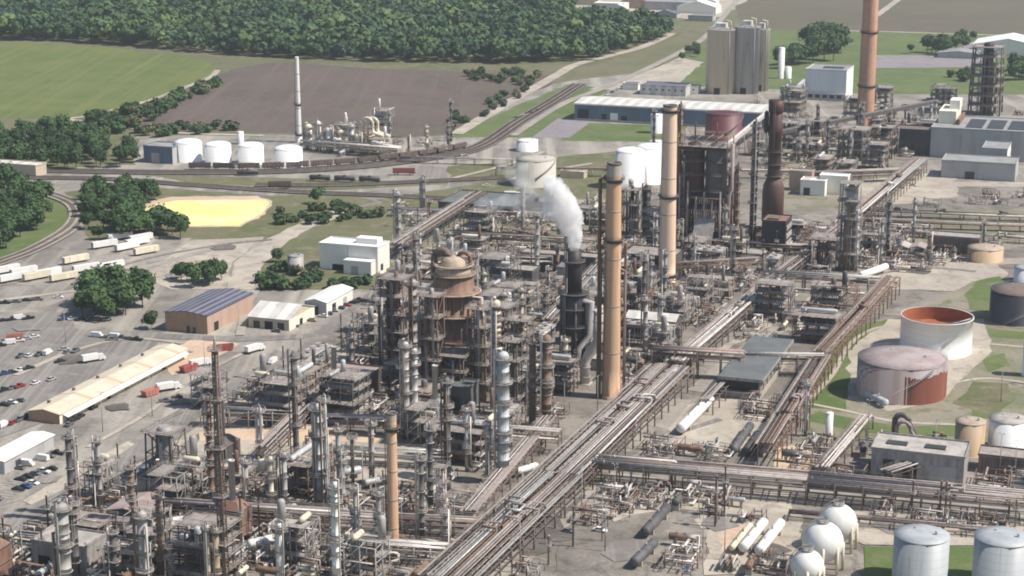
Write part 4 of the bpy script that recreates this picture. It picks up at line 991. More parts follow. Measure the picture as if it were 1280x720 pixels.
# maroon stack on its fat base
def maroon():
    B=P(965,284); m=mpp(965,284); H=hgt(965,284,125); t=thing('flare_stack','chimney',B,GRID,None,'dark maroon stack on a swollen rust-brown base right of the coker'); occ(B,9)
    hb=hgt(965,284,222); r0=13.5*m; r1=8.2*m
    MB().lathe([(r0,0),(r0,hb*.72),(r0*.93,hb*.86),(r1*1.05,hb)],n=28).build('base','maroon_base',t)
    MB().lathe([(r1*1.02,hb),(r1,hb+1),(r1*.98,H*.72),(r1*1.12,H*.73),(r1*1.12,H*.8),(r1*.98,H*.81),(r1*1.0,H)],n=24).build('shaft','maroon',t)
    MB().lathe([(r1,H*.9),(r1*1.15,H*.91),(r1*1.15,H),(r1*.8,H),(r1*.8,H-3)],n=24).build('rim','maroon',t)
    for z,r in ((hb+1,r1),(H*.6,r1),(H*.5,r1)): 
        b=MB(); b.ring((0,0,z),r,r+1.4,.25,20); b.rail((0,0,z+.2),r+1.3); b.build('platform','steel_dark',t)
    MB().lathe_axis((-r1*1.3,-2,H*.74),(-r1*1.3,-2,H*.92),[(0,.3),(.1,1.3),(.9,1.3),(1,.3)],10).build('side_drum','soot',t)
    b=MB()
    for s in (-.4,.4): b.tube([(s,-r0-.6,0),(s,-r0-.6,hb*.8),(s,-r1-.7,hb+1),(s,-r1-.7,H)],.1,4)
    b.build('ladder','steel_dark',t)
maroon()
def blackbox():
    t=building(951,317,12.5,17,17.5,'navy','steel_rust','black box-shaped furnace house below the maroon stack',name='furnace_house',sidem='navy')
    for k in range(3): on(t,'louvre','deck_pale',lambda b: b.bz(12.61,13.1,1.5,15.5,4+k*4.4,6.4+k*4.4))
    on(t,'hatch','steel_brown',lambda b: b.bz(2,8,4,11,17.76,18.6))
blackbox()
# steaming scrubber
def scrubber():
    B=P(716,455); H=hgt(716,455,312); m=mpp(716,455); t=thing('wet_scrubber','scrubber',B,GRID,None,'black scrubber tower with a slim stack giving off white steam'); occ(B,9)
    h1=hgt(716,455,366); a=17*m
    MB().lathe([(a,0),(a,h1*.96),(a*.86,h1)],n=28).build('body','navy',t)
    MB().lathe([(a*.62,h1),(a*.60,H*.86),(a*.55,H),(a*.44,H),(a*.44,H-3)],n=24).build('stack','soot',t)
    for z,r in ((h1*.55,a),(h1*.8,a),(h1,a*.9),(H*.9,a*.6)): 
        b=MB(); b.ring((0,0,z),r,r+1.5,.25,24); b.rail((0,0,z+.2),r+1.4,18); b.build('platform','steel_dark',t)
    for d in (.3,1.1,2.2): MB().tube([(a*1.1*math.cos(-d),a*1.1*math.sin(-d),0),(a*1.1*math.cos(-d),a*1.1*math.sin(-d),h1*.9)],.35,8).build('pipe','steel_dark',t)
    MB().tube([(a*.7,-a*.3,h1*.92),(a*1.35,-a*.3,h1*.9),(a*1.35,-a*.3,h1*.45),(a*.75,-a*1.0,h1*.28),(a*.7,-a*1.1,0)],1.25,12).build('duct','vessel_grey',t)
    b=MB()
    for s in (-.4,.4): b.tube([(s-2,-a-.6,0),(s-2,-a-.6,h1),(s-2,-a*.6-.5,h1+1),(s-2,-a*.6-.5,H)],.1,4)
    b.build('ladder','steel_grey',t); return H,B
SH,SB=scrubber()
def duct():
    B=P(731,480); t=thing('flue_duct','duct',B,GRID,None,'pale bent flue duct left of the tall orange stack'); occ(B,3); m=mpp(731,480)
    MB().tube([(0,0,.2),(0,0,9),(1.2,.2,12),(4,.5,16),(5,.8,19),(5.2,.8,31)],2.0,14).build('duct_pipe','pipe_pale',t)
    b=MB()
    for z in (3,7,22,26,30): b.ring((5.2 if z>20 else 0,.8 if z>20 else 0,z),1.95,2.3,.4,16)
    b.build('flange','pipe_grey',t); MB().box((0,0,.2),(5,5,.4)).build('foundation','conc',t)
duct()
# the brown reactor in its frame
def reactor():
    bx,by=568,482; B=P(bx,by); m=mpp(bx,by); z=lambda y: hgt(bx,by,y); t=thing('reactor_vessel','reactor',B,GRID,None,'fat rust-brown reactor vessel with a curved pipe on top, carried on steel legs'); occ(B,12)
    r=26*m; zb=z(424); z1=z(393); z2=z(365); z3=z(342); z4=z(331)
    MB().lathe([(r*.45,zb-5),(r*.8,zb-1.5),(r*.86,zb),(r*.86,z1)],n=32).build('lower_shell','steel_brown',t)
    MB().lathe([(r*.98,z1),(r*1.02,z1+.6),(r*.93,z1+.9),(r*.93,z2)],n=32).build('middle_shell','vessel_rust',t)
    MB().lathe([(r*1.12,z2),(r*1.14,z2+.7),(r*.98,z2+1.2),(r*.96,z3-2),(r*.86,z3)],n=32).build('upper_shell','vessel_rust',t)
    MB().lathe([(r*.86,z3),(r*.9,z3+.5),(r*.86,z3+2),(r*.78,z4-.5),(r*.62,z4+.3),(r*.60,z4+2),(r*.35,z4+3.4),(.1,z4+3.6)],n=32).build('head','steel_tan',t)
    for zz,rr in ((zb+.2,r*.9),(z1+.4,r*1.0),(z2+.4,r*1.12),(z3,r*.88),(z4,r*.78)): 
        b=MB(); b.ring((0,0,zz),rr-.1,rr+1.6,.35,32); b.rail((0,0,zz+.3),rr+1.5,26,1.2,.09); b.build('platform','steel_tan' if zz>z1 else 'steel_rust',t)
    b=MB()
    for k in range(16):
        a=6.283*k/16; b.tube([(r*.97*math.cos(a),r*.97*math.sin(a),z1+1),(r*.97*math.cos(a),r*.97*math.sin(a),z2)],.18,4)
    b.build('stiffener','steel_tan',t)
    pts=[(-1.5+ -0*1.0,0,z4+2)]
    arc=[(-1.5-3.2+3.2*math.cos(R(a)),-.5,z4+2.5+3.2*math.sin(R(a))) for a in range(0,181,20)]
    MB().tube(arc+[(-7.9,-.5,z4-3),(-7.9,-.5,z4-6)],1.35,12).build('overhead_pipe','steel_brown',t)
    arc=[(1.5+2.6-2.6*math.cos(R(a)),1,z4+2.5+2.6*math.sin(R(a))) for a in range(0,181,20)]
    MB().tube(arc+[(6.7,1,z3-5),(6.7+4,1,z3-9),(6.7+4,1,10)],.9,10).build('overhead_pipe','steel_rust',t)
    b,X,Y=frame_mb(4,3,r*.56,r*.7,[5,zb*.36,zb*.68,zb-1],.38,True,random.Random(2)); b.build('support_frame','steel_brown',t)
    for zz in (zb*.36,zb*.68,zb-1):
        d=MB(); d.bz(X[0]-1,X[-1]+1,Y[0]-1,Y[-1]+1,zz,zz+.2); d.boxrail(X[0]-1,X[-1]+1,Y[0]-1,Y[-1]+1,zz+.2); d.build('deck','deck',t)
    for k in range(4): x=X[0]+(X[-1]-X[0])*(k+.5)/4; MB().tube([(x,Y[0]-.8,zb*.95),(x,Y[0]-.8,zb*rnd.uniform(.1,.6)),(x+rnd.uniform(-3,3),Y[0]-2,1)],rnd.uniform(.3,.6),8).build('pipe',pm(),t)
    for k in range(3): MB().tube([(r*.9,-r*.5+k*2,z2-4*k),(r*1.6,-r*.6+k*2,z2-4*k),(r*1.6,-r*.6+k*2,6)],.55,8).build('pipe',pm(),t)
reactor()
def coker():
    bx,by=879,304; B=P(bx,by); m=mpp(bx,by); z=lambda y:hgt(bx,by,y); t=thing('coker_structure','coker',B,GRID,None,'soot-black coker with two fat drums under a steel derrick'); occ(B,16)
    zt=z(184); zb=z(240); r=13.5*m
    for s in (-1,1):
        MB().lathe([(r*.35,zb-7),(r*.95,zb),(r,zb+1),(r,zt-2),(r*.9,zt),(r*.5,zt+2.4),(.2,zt+3)],(s*r*1.06,0,0),26).build('coke_drum','maroon' if s<0 else 'vessel_dark',t)
        for zz in (zb+1,zb*.6+zt*.4,zb*.3+zt*.7,zt-1): b=MB(); b.ring((s*r*1.06,0,zz),r,r+1.6,.5,22); b.rail((s*r*1.06,0,zz+.2),r+1.5,16,1.4,.16); b.build('platform','steel_brown',t)
    b,X,Y=frame_mb(5,3,r*.92,r*.85,[zb*.35,zb*.7,zb-2],.5,True,random.Random(4)); b.build('support_frame','steel_rust',t)
    for zz in (zb*.35,zb*.7,zb-2,zt+1): d=MB(); d.bz(X[0]-.5,X[-1]+.5,Y[0],Y[-1],zz,zz+.25); d.boxrail(X[0]-.5,X[-1]+.5,Y[0],Y[-1],zz+.2); d.build('deck','deck' if zz>zb else 'steel_dark',t)
    for x in X[::1]:
        for y in (Y[0],Y[-1]):
            if x in (X[0],X[-1]): MB().tube([(x,y,zb-2),(x,y,zt+6)],.35,4).build('derrick_post','steel_rust',t)
    b,_,_=frame_mb(5,2,r*.8,r*.6,[zt+6],.25,False); b2=MB()
    b2.boxrail(X[0],X[-1],Y[0],Y[-1],zt+6,1.5,.12)
    for x in X: b2.tube([(x,Y[0],zt+6),(x,Y[-1],zt+6)],.22,4)
    for i in range(5): b2.tube([(X[i],Y[0],zt+1),(X[i+1],Y[0],zt+6)],.16,4)
    b2.build('derrick_frame','steel_tan',t)
    for s in (-1,1): MB().lathe([(.5,zt+3),(.4,zt+13),(.3,zt+13.5)],(s*r,0,0),10).build('drill_stem','steel_rust',t)
    for k in range(6): x=X[0]+(X[-1]-X[0])*(k+.4)/6; MB().tube([(x,Y[0]-1,z(rnd.uniform(215,250))),(x,Y[0]-1,rnd.uniform(4,14)),(x+rnd.uniform(-5,5),Y[0]-2,2)],rnd.uniform(.35,.7),8).build('pipe',rnd.choice(['pipe_dark','pipe_rust','pipe_mauve','pipe_grey']),t)
    b=MB(); b.tube([(X[-1]+1.5,Y[0],2),(X[-1]+1.5,Y[0],zb),(X[-1]+3,Y[0],zb+4),(X[-1]+3,Y[0],zt+4)],.9,10); b.build('transfer_pipe','pipe_mauve',t)
    MB().bz(X[0],X[-1],Y[0]-.6,Y[0]-.2,2,zb*.3).build('blast_wall','navy',t)
    b=MB(); b.add([(X[2],Y[0]-9,2.2),(X[4],Y[0]-9,2.2),(X[4],Y[0]-1,zb*.55),(X[2],Y[0]-1,zb*.55),(X[2],Y[0]-9,1.4),(X[4],Y[0]-9,1.4),(X[4],Y[0]-1,zb*.5),(X[2],Y[0]-1,zb*.5)],[(0,1,2,3),(7,6,5,4),(0,4,5,1),(1,5,6,2),(2,6,7,3),(3,7,4,0)]); b.build('coke_chute','steel_grey',t)
coker()
# columns
C=column
C(940,309,152,8.5,'navy','thin black column left of the maroon stack',3,name='slim_column')
C(920,303,206,6.5,'vessel_rust','thin rusty column between the coker and the black column',2,name='slim_column')
C(808,292,232,9,'soot','small black column with a hooked pipe left of the buff stack',2)
C(517,466,350,11,'vessel_grey','tall grey column between the rusty frame and the brown reactor',4)
C(508,548,428,9.5,'vessel_silver','left silver column of the pair in front of the green canopy',3)
C(519,546,436,8.5,'vessel_silver','right silver column of the pair in front of the green canopy',2)
C(629,604,441,15,'vessel_pale','tall pale blue-grey column with wide top platform right of the reactor',5)
def ribbed():
    t=C(620.5,520,376,10.5,'vessel_cream','pale ringed column directly behind the pale blue-grey column',2); 
    H=hgt(620,520,376); r=5.25*mpp(620,520); b=MB()
    for k in range(14): b.ring((0,0,H*(.3+.048*k)),r-.05,r+.45,.9,18)
    b.build('ring_stiffener','vessel_rust',t)
ribbed()
C(665.5,530,424,8.5,'vessel_rust','left slimmer column of the twin mauve columns left of the scrubber',3)
C(683,531,420,12,'vessel_rust','right thicker column of the twin mauve columns left of the scrubber',4)
C(671,352,266,5,'vessel_grey','thin grey mast-like column behind the steam cloud',1,False,name='slim_column')
C(399,636,505,13,'vessel_pale','tall pale grey column left of the short orange stack',3)
C(408.5,632,497,6,'vessel_silver','slim silver column touching the tall pale grey column',1)
C(371.5,600,441,7.5,'vessel_dark','slim dark column behind the pale grey column, highest of its group',3,name='slim_column')
C(325.5,572,510,9,'vessel_silver','short silver column between the lattice mast and the slim dark column',1)
C(441.5,612,545,4.5,'soot','thin black pipe column left of the short orange stack',1,False,name='slim_column')
C(465,606,527,7,'vessel_grey','slim grey column beside the short orange stack',1,name='slim_column')
C(559.5,612,472,9,'vessel_dark','dark slim column in front of the green canopy',3)
C(421,742,603,10.5,'vessel_white','slim white column in the foreground with dirty patches',3)
C(351,738,655,9,'vessel_white','short white column at the lower edge left of the slim white column',1)
C(83,738,630,16,'vessel_grey','thick grey column at the lower left corner',2)
C(96,726,625,10,'vessel_dark','dark column touching the thick grey column at the lower left',2)
C(182,742,640,13,'vessel_grey','grey column at the lower edge in front of the mauve shed',2)
C(262,740,657,6,'vessel_cream','slim cream column at the lower edge, left of a twin',1,name='slim_column')
C(273,740,660,7,'steel_tan','slim tan column at the lower edge beside the lattice mast',1,name='slim_column')
C(357,640,566,6.5,'vessel_silver','slim silver column in front of the pale drums',1,name='slim_column')
C(309,640,575,6,'vessel_grey','slim grey column right of the squat dark tower',1,name='slim_column')
C(440,470,405,7,'vessel_grey','grey column at the plant edge beside the works road',2,name='slim_column')
C(468,424,372,6,'vessel_dark','dark column at the plant edge below the white warehouse',2,name='slim_column')
C(497,452,352,10,'steel_rust','rust-brown column inside the frame left of the reactor',4)
C(647,470,405,7,'vessel_rust','rusty column behind the twin mauve columns',2,name='slim_column')
C(600,470,395,7,'vessel_dark','dark column right of the brown reactor',3,name='slim_column')
C(1060,336,232,12,'vessel_silver','silver column inside the grey scaffold tower on the right',2)
C(1068,338,262,7,'vessel_pale','slim pale column on the right side of the grey scaffold tower',2)
C(528,262,222,7,'vessel_grey','grey column with a hooped top by the railway',1)
C(498,312,240,7,'vessel_grey','grey flare-like column right of the white warehouse',2)
C(806,440,372,6,'vessel_grey','slim grey column in front of the buff stack',1,name='slim_column')
C(893,262,205,5,'vessel_rust','slim rusty column in front of the coker drums',1,name='slim_column')
C(1007,545,478,5,'vessel_grey','slim grey post column beside the tank farm',1,name='slim_column')
lattice(281,738,438,9,'dark lattice mast rising from the lower edge left of centre','steel_brown',.55,5,'pipe_grey',name='lattice_mast')
lattice(210,612,537,38,'squat dark process tower beside the works road at the lower left','steel_dark',.92,2,'vessel_grey',coreR=2.6,bundle=26,th=1.5)
lattice(1059,337,228,26,'grey scaffold tower around columns in the right middle','steel_grey',.85,5,bundle=9,th=1.3)
lattice(497,455,346,32,'rust-brown steel frame left of the brown reactor','steel_rust',.95,5,'pipe_rust',coreR=.9,bundle=12,th=1.4)
lattice(552,660,583,9,'ladder-like grey tower right of the short orange stack','pipe_pale',1.,4)
lattice(1231,142,58,38,'black coke-handling tower in front of the far trees','steel_dark',.9,7,'soot',coreR=4,bundle=22,th=3.)
lattice(651,470,398,26,'rusty steel frame behind the twin mauve columns','steel_brown',.95,4,'pipe_rust',coreR=.8,bundle=9,th=1.4)
lattice(640,520,425,20,'dark steel frame between the pale column and the twin columns','steel_dark',.95,4,'pipe_grey',coreR=.6,bundle=8,th=1.4)
lattice(790,292,236,22,'dark steel frame left of the buff stack','steel_dark',.95,3,'soot',coreR=1.,bundle=9,th=1.5)
lattice(910,300,214,16,'brown steel frame right of the coker','steel_brown',.95,4,'pipe_rust',coreR=.8,bundle=9,th=1.4)
C(847,302,130,6,'vessel_rust','slim rusty column rising between the buff stack and the coker',4,name='slim_column')
lattice(855,303,186,18,'rusty steel frame at the left side of the coker','steel_rust',.95,4,'pipe_rust',coreR=1.2,bundle=12,th=1.6)
lattice(541,500,368,24,'rusty steel frame close left of the brown reactor, full of pipes','steel_rust',.95,5,'pipe_grey',coreR=1.,bundle=14,th=1.3)
lattice(600,498,384,24,'brown steel frame close right of the brown reactor','steel_brown',.95,5,'pipe_rust',coreR=1.,bundle=14,th=1.3)
lattice(568,497,440,40,'low pipe-filled frame under the brown reactor','steel_brown',1.,3,'pipe_grey',coreR=1.,bundle=18,th=1.2)
lattice(1068,198,160,36,'low brown steel frame behind the red brick chimney foot','steel_brown',.97,3,'pipe_grey',coreR=1.5,bundle=14,th=2.)
lattice(1103,196,158,26,'dark steel frame right of the red brick chimney','steel_dark',.97,3,'soot',coreR=2.,bundle=12,th=2.)
lattice(1020,186,150,24,'dark steel frame between the maroon stack and the chimney','steel_dark',.97,3,'soot',coreR=2.,bundle=10,th=1.8)
lattice(1035,326,296,40,'low dark frame left of the scaffold tower','steel_dark',.97,2,'pipe_grey',coreR=1.,bundle=14,th=1.4)
def arch():
    B=P(1128,548); t=thing('pipe_arch','pipework',B,GRID,None,'dark bent pipe arch rising before the red tank'); occ(B,4)
    for k,(r,h,m) in enumerate(((1.1,9,'pipe_dark'),(.7,7,'pipe_mauve'))):
        MB().tube([(-3+k,-k*2,0),(-3+k,-k*2,h-2.5)]+[(-3+k+2.5-2.5*math.cos(R(a)),-k*2,h-2.5+2.5*math.sin(R(a))) for a in range(20,161,20)]+[(2+k,-k*2,h-3),(4+k,-k*2,h-6),(4+k,-k*2,0)],r,10).build('pipe',m,t)
    MB().box((.5,-1,.25),(10,6,.5)).build('slab','conc',t)
arch()
# white unit in the back left with its mast
for px,b,tp,w,l in ((236,201,178,34,'leftmost and biggest of the four white tanks by the railway'),(273,204,181,33,'second from left of the four white tanks by the railway'),(314,204,182,32,'third from left of the four white tanks by the railway'),(361,208,186,35,'rightmost of the four white tanks by the railway')):
    tank(px,b,tp,w,'tank_white',l,'dome','tank_white','white tanks by the railway')
stack(374,178,71,7,4.6,'vessel_white','slim white mast-like stack behind the white tanks',(.1,.45),'vessel_white',True,'vessel_grey')
tank(301,180,165,8,'vessel_white','small white tower tank behind the white tanks','dome')
# other tanks
tank(1169,438,395,88,'tank_white','big white tank with an open top and rusty inside','open','rust_deck')
T=tank(1126,491,447,110,'tank_redgrey','large red tank with a mauve roof and grey streaks, nearest of the tank farm','cone','roof_mauve')
def redpatch():
    r=55*mpp(1126,491); H=hgt(1126,491,447); b=MB(); n=20; A=[R(-98+ -0+ (i/n)*105) - GRID for i in range(n+1)]
    q=random.Random(8); n=90; A=[R(-101+(i/n)*110)-GRID for i in range(n+1)]; tp=.80
    for i in range(n):
        if i<12 and q.random()>i/11: continue
        tp=min(.86,max(.72,tp+q.uniform(-.03,.03))); k=i+1
        b.add([((r+.08)*math.cos(A[i]),(r+.08)*math.sin(A[i]),.35),((r+.08)*math.cos(A[k]),(r+.08)*math.sin(A[k]),.35),((r+.08)*math.cos(A[k]),(r+.08)*math.sin(A[k]),H*tp),((r+.08)*math.cos(A[i]),(r+.08)*math.sin(A[i]),H*tp)],[(0,1,2,3)])
    b.build('red_side','tank_red',T)  # ragged red strips over the right part of the grey-red shell
redpatch()
tank(1273,400,362,72,'navy','black tank cut by the right edge','cone','steel_brown')
tank(1284,352,334,34,'tank_white','white tank behind the black tank at the right edge','cone','tank_grey')
tank(1211,566,526,37,'tank_tan','rust-tan small tank left of the white tank','cone','steel_tan')
tank(1258,563,523,47,'tank_white','white tank with a grey top at the right edge','cone','deck_pale')
tank(1149,728,668,68,'tank_grey','left of two blue-grey tanks at the lower right corner','cone','tank_grey')
tank(1250,731,671,70,'tank_grey','right of two blue-grey tanks at the lower right corner','cone','tank_grey')
tank(1286,470,425,18,'tank_white','white tank edge at the right border','cone','tank_white')
tank(1231,325,309,44,'tank_tan','tan low tank beside the pipe tracks on the right','cone','steel_tan')
tank(787,234,189,36,'tank_white','left of the two tall white tanks behind the stacks','dome','tank_white')
tank(813,228,184,36,'tank_white','right of the two tall white tanks behind the stacks','dome','tank_white')
tank(670,230,198,50,'tank_beige','beige-grey tank right of the railway crossing','cone','tank_beige')
tank(659,188,175,27,'tank_white','small cream tank behind the beige-grey tank','cone','tank_white')
tank(821,166,143,16,'tank_white','slim white tank on the lawn before the blue warehouse','cone','tank_white')
tank(820,185,176,17,'tank_white','low white tank behind the two tall white tanks','cone','tank_white')
tank(904,174,141,46,'maroon_tank','wide maroon tank in front of the blue warehouse','cone','maroon_tank')
tank(370,340,319,20,'vessel_grey','small grey silo left of the white warehouse','cone','vessel_grey',name='silo')
tank(1036,545,516,9,'vessel_white','slim white vessel with pipes left of the tank farm','dome','vessel_white',stair=False)
tank(976,98,60,8,'vessel_white','slim white silo before the trees, left of a shorter one','dome','vessel_white',stair=False,name='silo')
tank(985,98,84,8,'vessel_white','short white silo before the trees right of the slim one','dome','vessel_white',stair=False,name='silo')
sphere_tank(1047.5,653,48,'farthest and largest of the three white spheres')
sphere_tank(1028.5,677,52,'middle one of the three white spheres')
sphere_tank(1009,707,42,'nearest of the three white spheres, cut by the lower edge')
bullet((928,696),(955,662),13,'vessel_white','left of the two long white bullet tanks')
bullet((948,700),(976,663),13,'vessel_white','right of the two long white bullet tanks')
bullet((914,694),(938,664),8,'vessel_cream','slim cream bullet tank left of the white bullets')
bullet((806,676),(834,644),13,'vessel_dark','dark bullet tank below the horizontal pipe rack')
bullet((792,714),(818,688),13,'vessel_dark','dark bullet tank at the lower edge below another dark one')
bullet((850,546),(888,508),13,'vessel_white','long white-topped vessel on the pale apron beside the main rack')
bullet((916,572),(938,540),11,'vessel_dark','leftmost of three dark tanks behind the horizontal rack')
bullet((934,572),(956,540),10,'vessel_dark','middle of three dark tanks behind the horizontal rack')
bullet((952,572),(972,542),9,'vessel_grey','rightmost greyer of three tanks behind the horizontal rack')
bullet((1075,352),(1108,340),9,'vessel_white','white drum on the pale road below the pipe tracks')
bullet((1083,500),(1108,512),9,'vessel_pale','pale mauve drum lying before the red tank')
bullet((645,598),(672,590),9,'vessel_white','white drum left of the main rack')
bullet((455,612),(486,606),9,'vessel_silver','silver drum behind the short orange stack')
bullet((308,596),(336,592),16,'vessel_cream','pale fat drum right of the lattice mast')
bullet((428,600),(452,596),11,'vessel_silver','silver drum by the orange-floored yard')
bullet((205,662),(240,655),9,'vessel_white','white drum at the lower left behind the grey column')
bullet((310,690),(345,682),11,'vessel_white','white drum right of the lattice mast near the lower edge')
bullet((575,546),(592,538),12,'steel_tan','tan drum under the green canopy')

# ---------------- buildings
b=building(400,336,32,15,13,'wall_white','roof_white','white flat-roofed warehouse with a low front annexe',sidem='wall_white',doors=[('r',5,3,4)])
on(b,'annexe','wall_white',lambda m: m.bz(16,31,-6,-.02,0,7)); on(b,'annexe_roof','roof_white',lambda m: m.bz(15.8,31.2,-6.2,-.03,7.0,7.3)); on(b,'roof_house','roof_white',lambda m: m.bz(17,29,7,13.5,13.3,16))
on(b,'panel_joint','wall_grey',lambda m: m.bz(15.5,15.75,-.08,-.005,0,13)); on(b,'door','wall_grey',lambda m: m.bz(20,24,-6.06,-6.003,.1,4.5)); on(b,'dark_opening','opening',lambda m: m.bz(7,14,-.1,-.004,.1,3.2))
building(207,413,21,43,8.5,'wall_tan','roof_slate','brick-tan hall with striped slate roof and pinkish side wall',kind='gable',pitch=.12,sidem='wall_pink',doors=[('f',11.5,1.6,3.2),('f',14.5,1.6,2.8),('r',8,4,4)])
building(311,409,20,26,5,'wall_beige','roof_pale','beige shed with a pale ribbed roof beside the works road',kind='gable',pitch=.3,sidem='wall_cream',doors=[('f',4,3.2,3.4),('f',10,4,3.6),('f',16,3.2,3.4),('r',12,3,3)],ridge='x')  # pale cream right wall has sunlight painted in, the duller front its shade
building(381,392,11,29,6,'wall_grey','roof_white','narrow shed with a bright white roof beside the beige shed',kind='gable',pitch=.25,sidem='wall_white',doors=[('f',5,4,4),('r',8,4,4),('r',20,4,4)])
y=building(36,526,13.5,95,3.8,'wall_tan','roof_tan','long tan-roofed store building with cream side wall',kind='gable',pitch=.2,sidem='wall_cream',doors=[('r',6,3,3),('r',22,3,3),('r',34,3,3),('r',47,3,3),('r',60,3,3),('r',76,3,3)])  # cream right wall and brown end wall carry sun and shade as colour
for k in range(5): on(y,'roof_vent','steel_brown',lambda m: m.box((3.2,9+k*17,5.1),(1,1,1.2)))
on(y,'awning','wall_cream',lambda m: m.add([(13.7,2,3.4),(16.0,2,2.6),(16.0,93,2.6),(13.7,93,3.4),(13.7,2,3.25),(16.0,2,2.45),(16.0,93,2.45),(13.7,93,3.25)],[(0,1,2,3),(7,6,5,4),(0,4,5,1),(2,6,7,3),(1,5,6,2)]))
building(-22,590,9,30,4.8,'wall_grey','roof_white','white-roofed long shed at the left edge by the parking lot',kind='gable',pitch=.15,sidem='wall_grey',doors=[('r',8,3,3)])
c=building(901,496,15.5,60,2.0,'conc','deck','grey flat-roofed canopy building on columns beside the main rack',name='canopy_building')
on(c,'canopy_roof','roof_canopy',lambda m: m.bz(-1,16.5,-1,61,8.2,8.8)); on(c,'fascia','steel_grey',lambda m: (m.bz(-1.2,16.7,-1.25,-1.003,7.6,8.9),m.bz(16.503,16.75,-1,61,7.6,8.9)))
for k in range(9):
    for x in (0.3,15.2): on(c,'post','steel_grey',lambda m: m.bz(x-.2,x+.2,.2+k*7.4,.6+k*7.4,2.3,8.2))
on(c,'inner_wall','panel_black',lambda m: m.bz(1.5,14,4,58,2.9,7.2))
b=building(718,150,152,42,13,'wall_blue','roof_pale','long blue warehouse with a pale ribbed roof',kind='gable',pitch=.08,doors=[('f',7,9,9),('f',24,4,6),('f',40,5,5),('f',78,5,6),('f',128,6,6)],windows=0,ridge='x',sidem='wall_blue')
on(b,'ridge_strip','roof_white',lambda m: m.bz(0,152,-.62,-.51,12.2,13.2)); on(b,'plinth','conc',lambda m: m.bz(0,152,-.3,-.01,0,1.6))
on(b,'door_panel','wall_white',lambda m: m.bz(29,35,-.12,-.02,1.6,7))
building(1006,124,34,36,25,'wall_cube','roof_grey','tall white cube-shaped building before the lawn',sidem='wall_white',name='cube_building')  # right face whiter than the front, sunlight put into its colour
CB=bpy.data.objects['cube_building']; on(CB,'roof_hatch','panel_black',lambda m: m.bz(12,29,12,22,25.26,25.9)); on(CB,'lower_storey','wall_grey',lambda m: m.bz(-.1,34.1,-3,-.02,0,6)); 
for k in range(5): on(CB,'window','glass_dark',lambda m: m.bz(3+k*6,7+k*6,-3.08,-3.003,2,5))
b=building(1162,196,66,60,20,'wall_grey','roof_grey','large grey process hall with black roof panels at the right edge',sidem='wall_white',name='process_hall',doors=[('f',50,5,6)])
for k in range(3): on(b,'roof_panel','panel_black',lambda m: m.bz(22+k*14,33+k*14,8,48,20.26,20.6))
on(b,'upper_storey','wall_cream',lambda m: m.bz(2,14,22,56,20.26,29)); on(b,'upper_storey','wall_white',lambda m: m.bz(8,15,34,50,29.01,35)); on(b,'roof_rail','steel_rust',lambda m: m.bz(15.2,17,18,56,20.26,24))
building(1176,222,46,26,11,'wall_grey','roof_grey','low grey annexe in front of the large process hall',sidem='wall_grey',doors=[('f',7,5,5),('f',18,6,5)])
b=building(1226,214,16,30,15,'wall_grey','roof_grey','grey bay with white doors at the right edge',sidem='wall_white'); 
for k in range(5): on(b,'door','roof_white',lambda m: m.bz(16.11,16.35,2+k*5.6,5.4+k*5.6,.3,11))
building(1215,68,70,60,10,'wall_white','roof_white','bright white hall far off behind the right-hand car park',kind='gable',pitch=.2,sidem='wall_white',doors=[('f',20,6,5)])
building(1172,72,40,30,5,'wall_grey','roof_grey','low grey hall left of the far white hall',kind='gable',pitch=.1)
building(180,203,22,18,11,'wall_blue','roof_grey','blue-grey metal shed left of the white tanks',sidem='wall_grey',doors=[('f',9,6,7)])
b=building(800,118,40,22,8,'roof_pale','roof_slate','low dark-roofed office block behind the blue warehouse',windows=7)
building(835,116,26,12,6,'wall_white','roof_grey','white annexe behind the blue warehouse',windows=4)
building(778,112,14,10,5,'wall_white','roof_slate','small white hut behind the blue warehouse')
building(1088,594,31,17,9.5,'steel_grey','deck_pale','grey open-sided pump house before the tank farm',name='pump_house',doors=[('f',6,4,6.5),('f',13,5,6.5),('f',24,9,6)])
PH=bpy.data.objects['pump_house']
for k in range(2): on(PH,'roof_hatch','panel_black',lambda m: m.bz(4+k*13,11+k*13,6,10,9.76,10.2))
b=building(522,508,21,11,9,'roof_canopy','roof_canopy','grey-green canopy in front of the brown reactor',name='canopy_building',doors=[('f',5,7,5.5),('f',14,7,5.5)])
building(778,350,26,20,13,'navy','deck','dark open shed under a grey deck left of the buff stack',sidem='steel_dark',doors=[('f',6,8,9),('f',17,8,9)])
building(782,422,22,12,9,'steel_dark','roof_pale','dark shed with mauve-white roof right of the tall orange stack',doors=[('f',6,7,6),('f',15,6,6)],kind='gable',pitch=.3,ridge='x')
building(134,664,13,15,7,'steel_brown','roof_mauve','mauve-roofed process shed at the lower left',kind='gable',pitch=.22,doors=[('f',5,4,4)],sidem='steel_brown')
building(152,612,22,16,4.5,'wall_grey','roof_slate','low slate-roofed shelter left of the squat dark tower',kind='flat',doors=[('f',6,5,3.5)])
building(42,712,18,12,9,'steel_grey','deck_pale','pale-decked pump shelter at the lower left corner',doors=[('f',4,4,5),('f',12,5,5)])
building(404,494,19,14,9,'steel_dark','roof_mauve','dark mauve-roofed compressor house by the works road',doors=[('f',4,3,6),('f',9,3,6),('f',15,3,6)])
building(1000,244,15,12,9,'wall_white','roof_pale','small cream block right of the maroon stack',doors=[('f',4,4,5)])
building(1024,242,17,10,11,'wall_white','roof_white','cream cabin block left of the scaffold tower')
building(986,238,14,9,12,'wall_pink','roof_grey','pink-tan block behind the maroon stack')
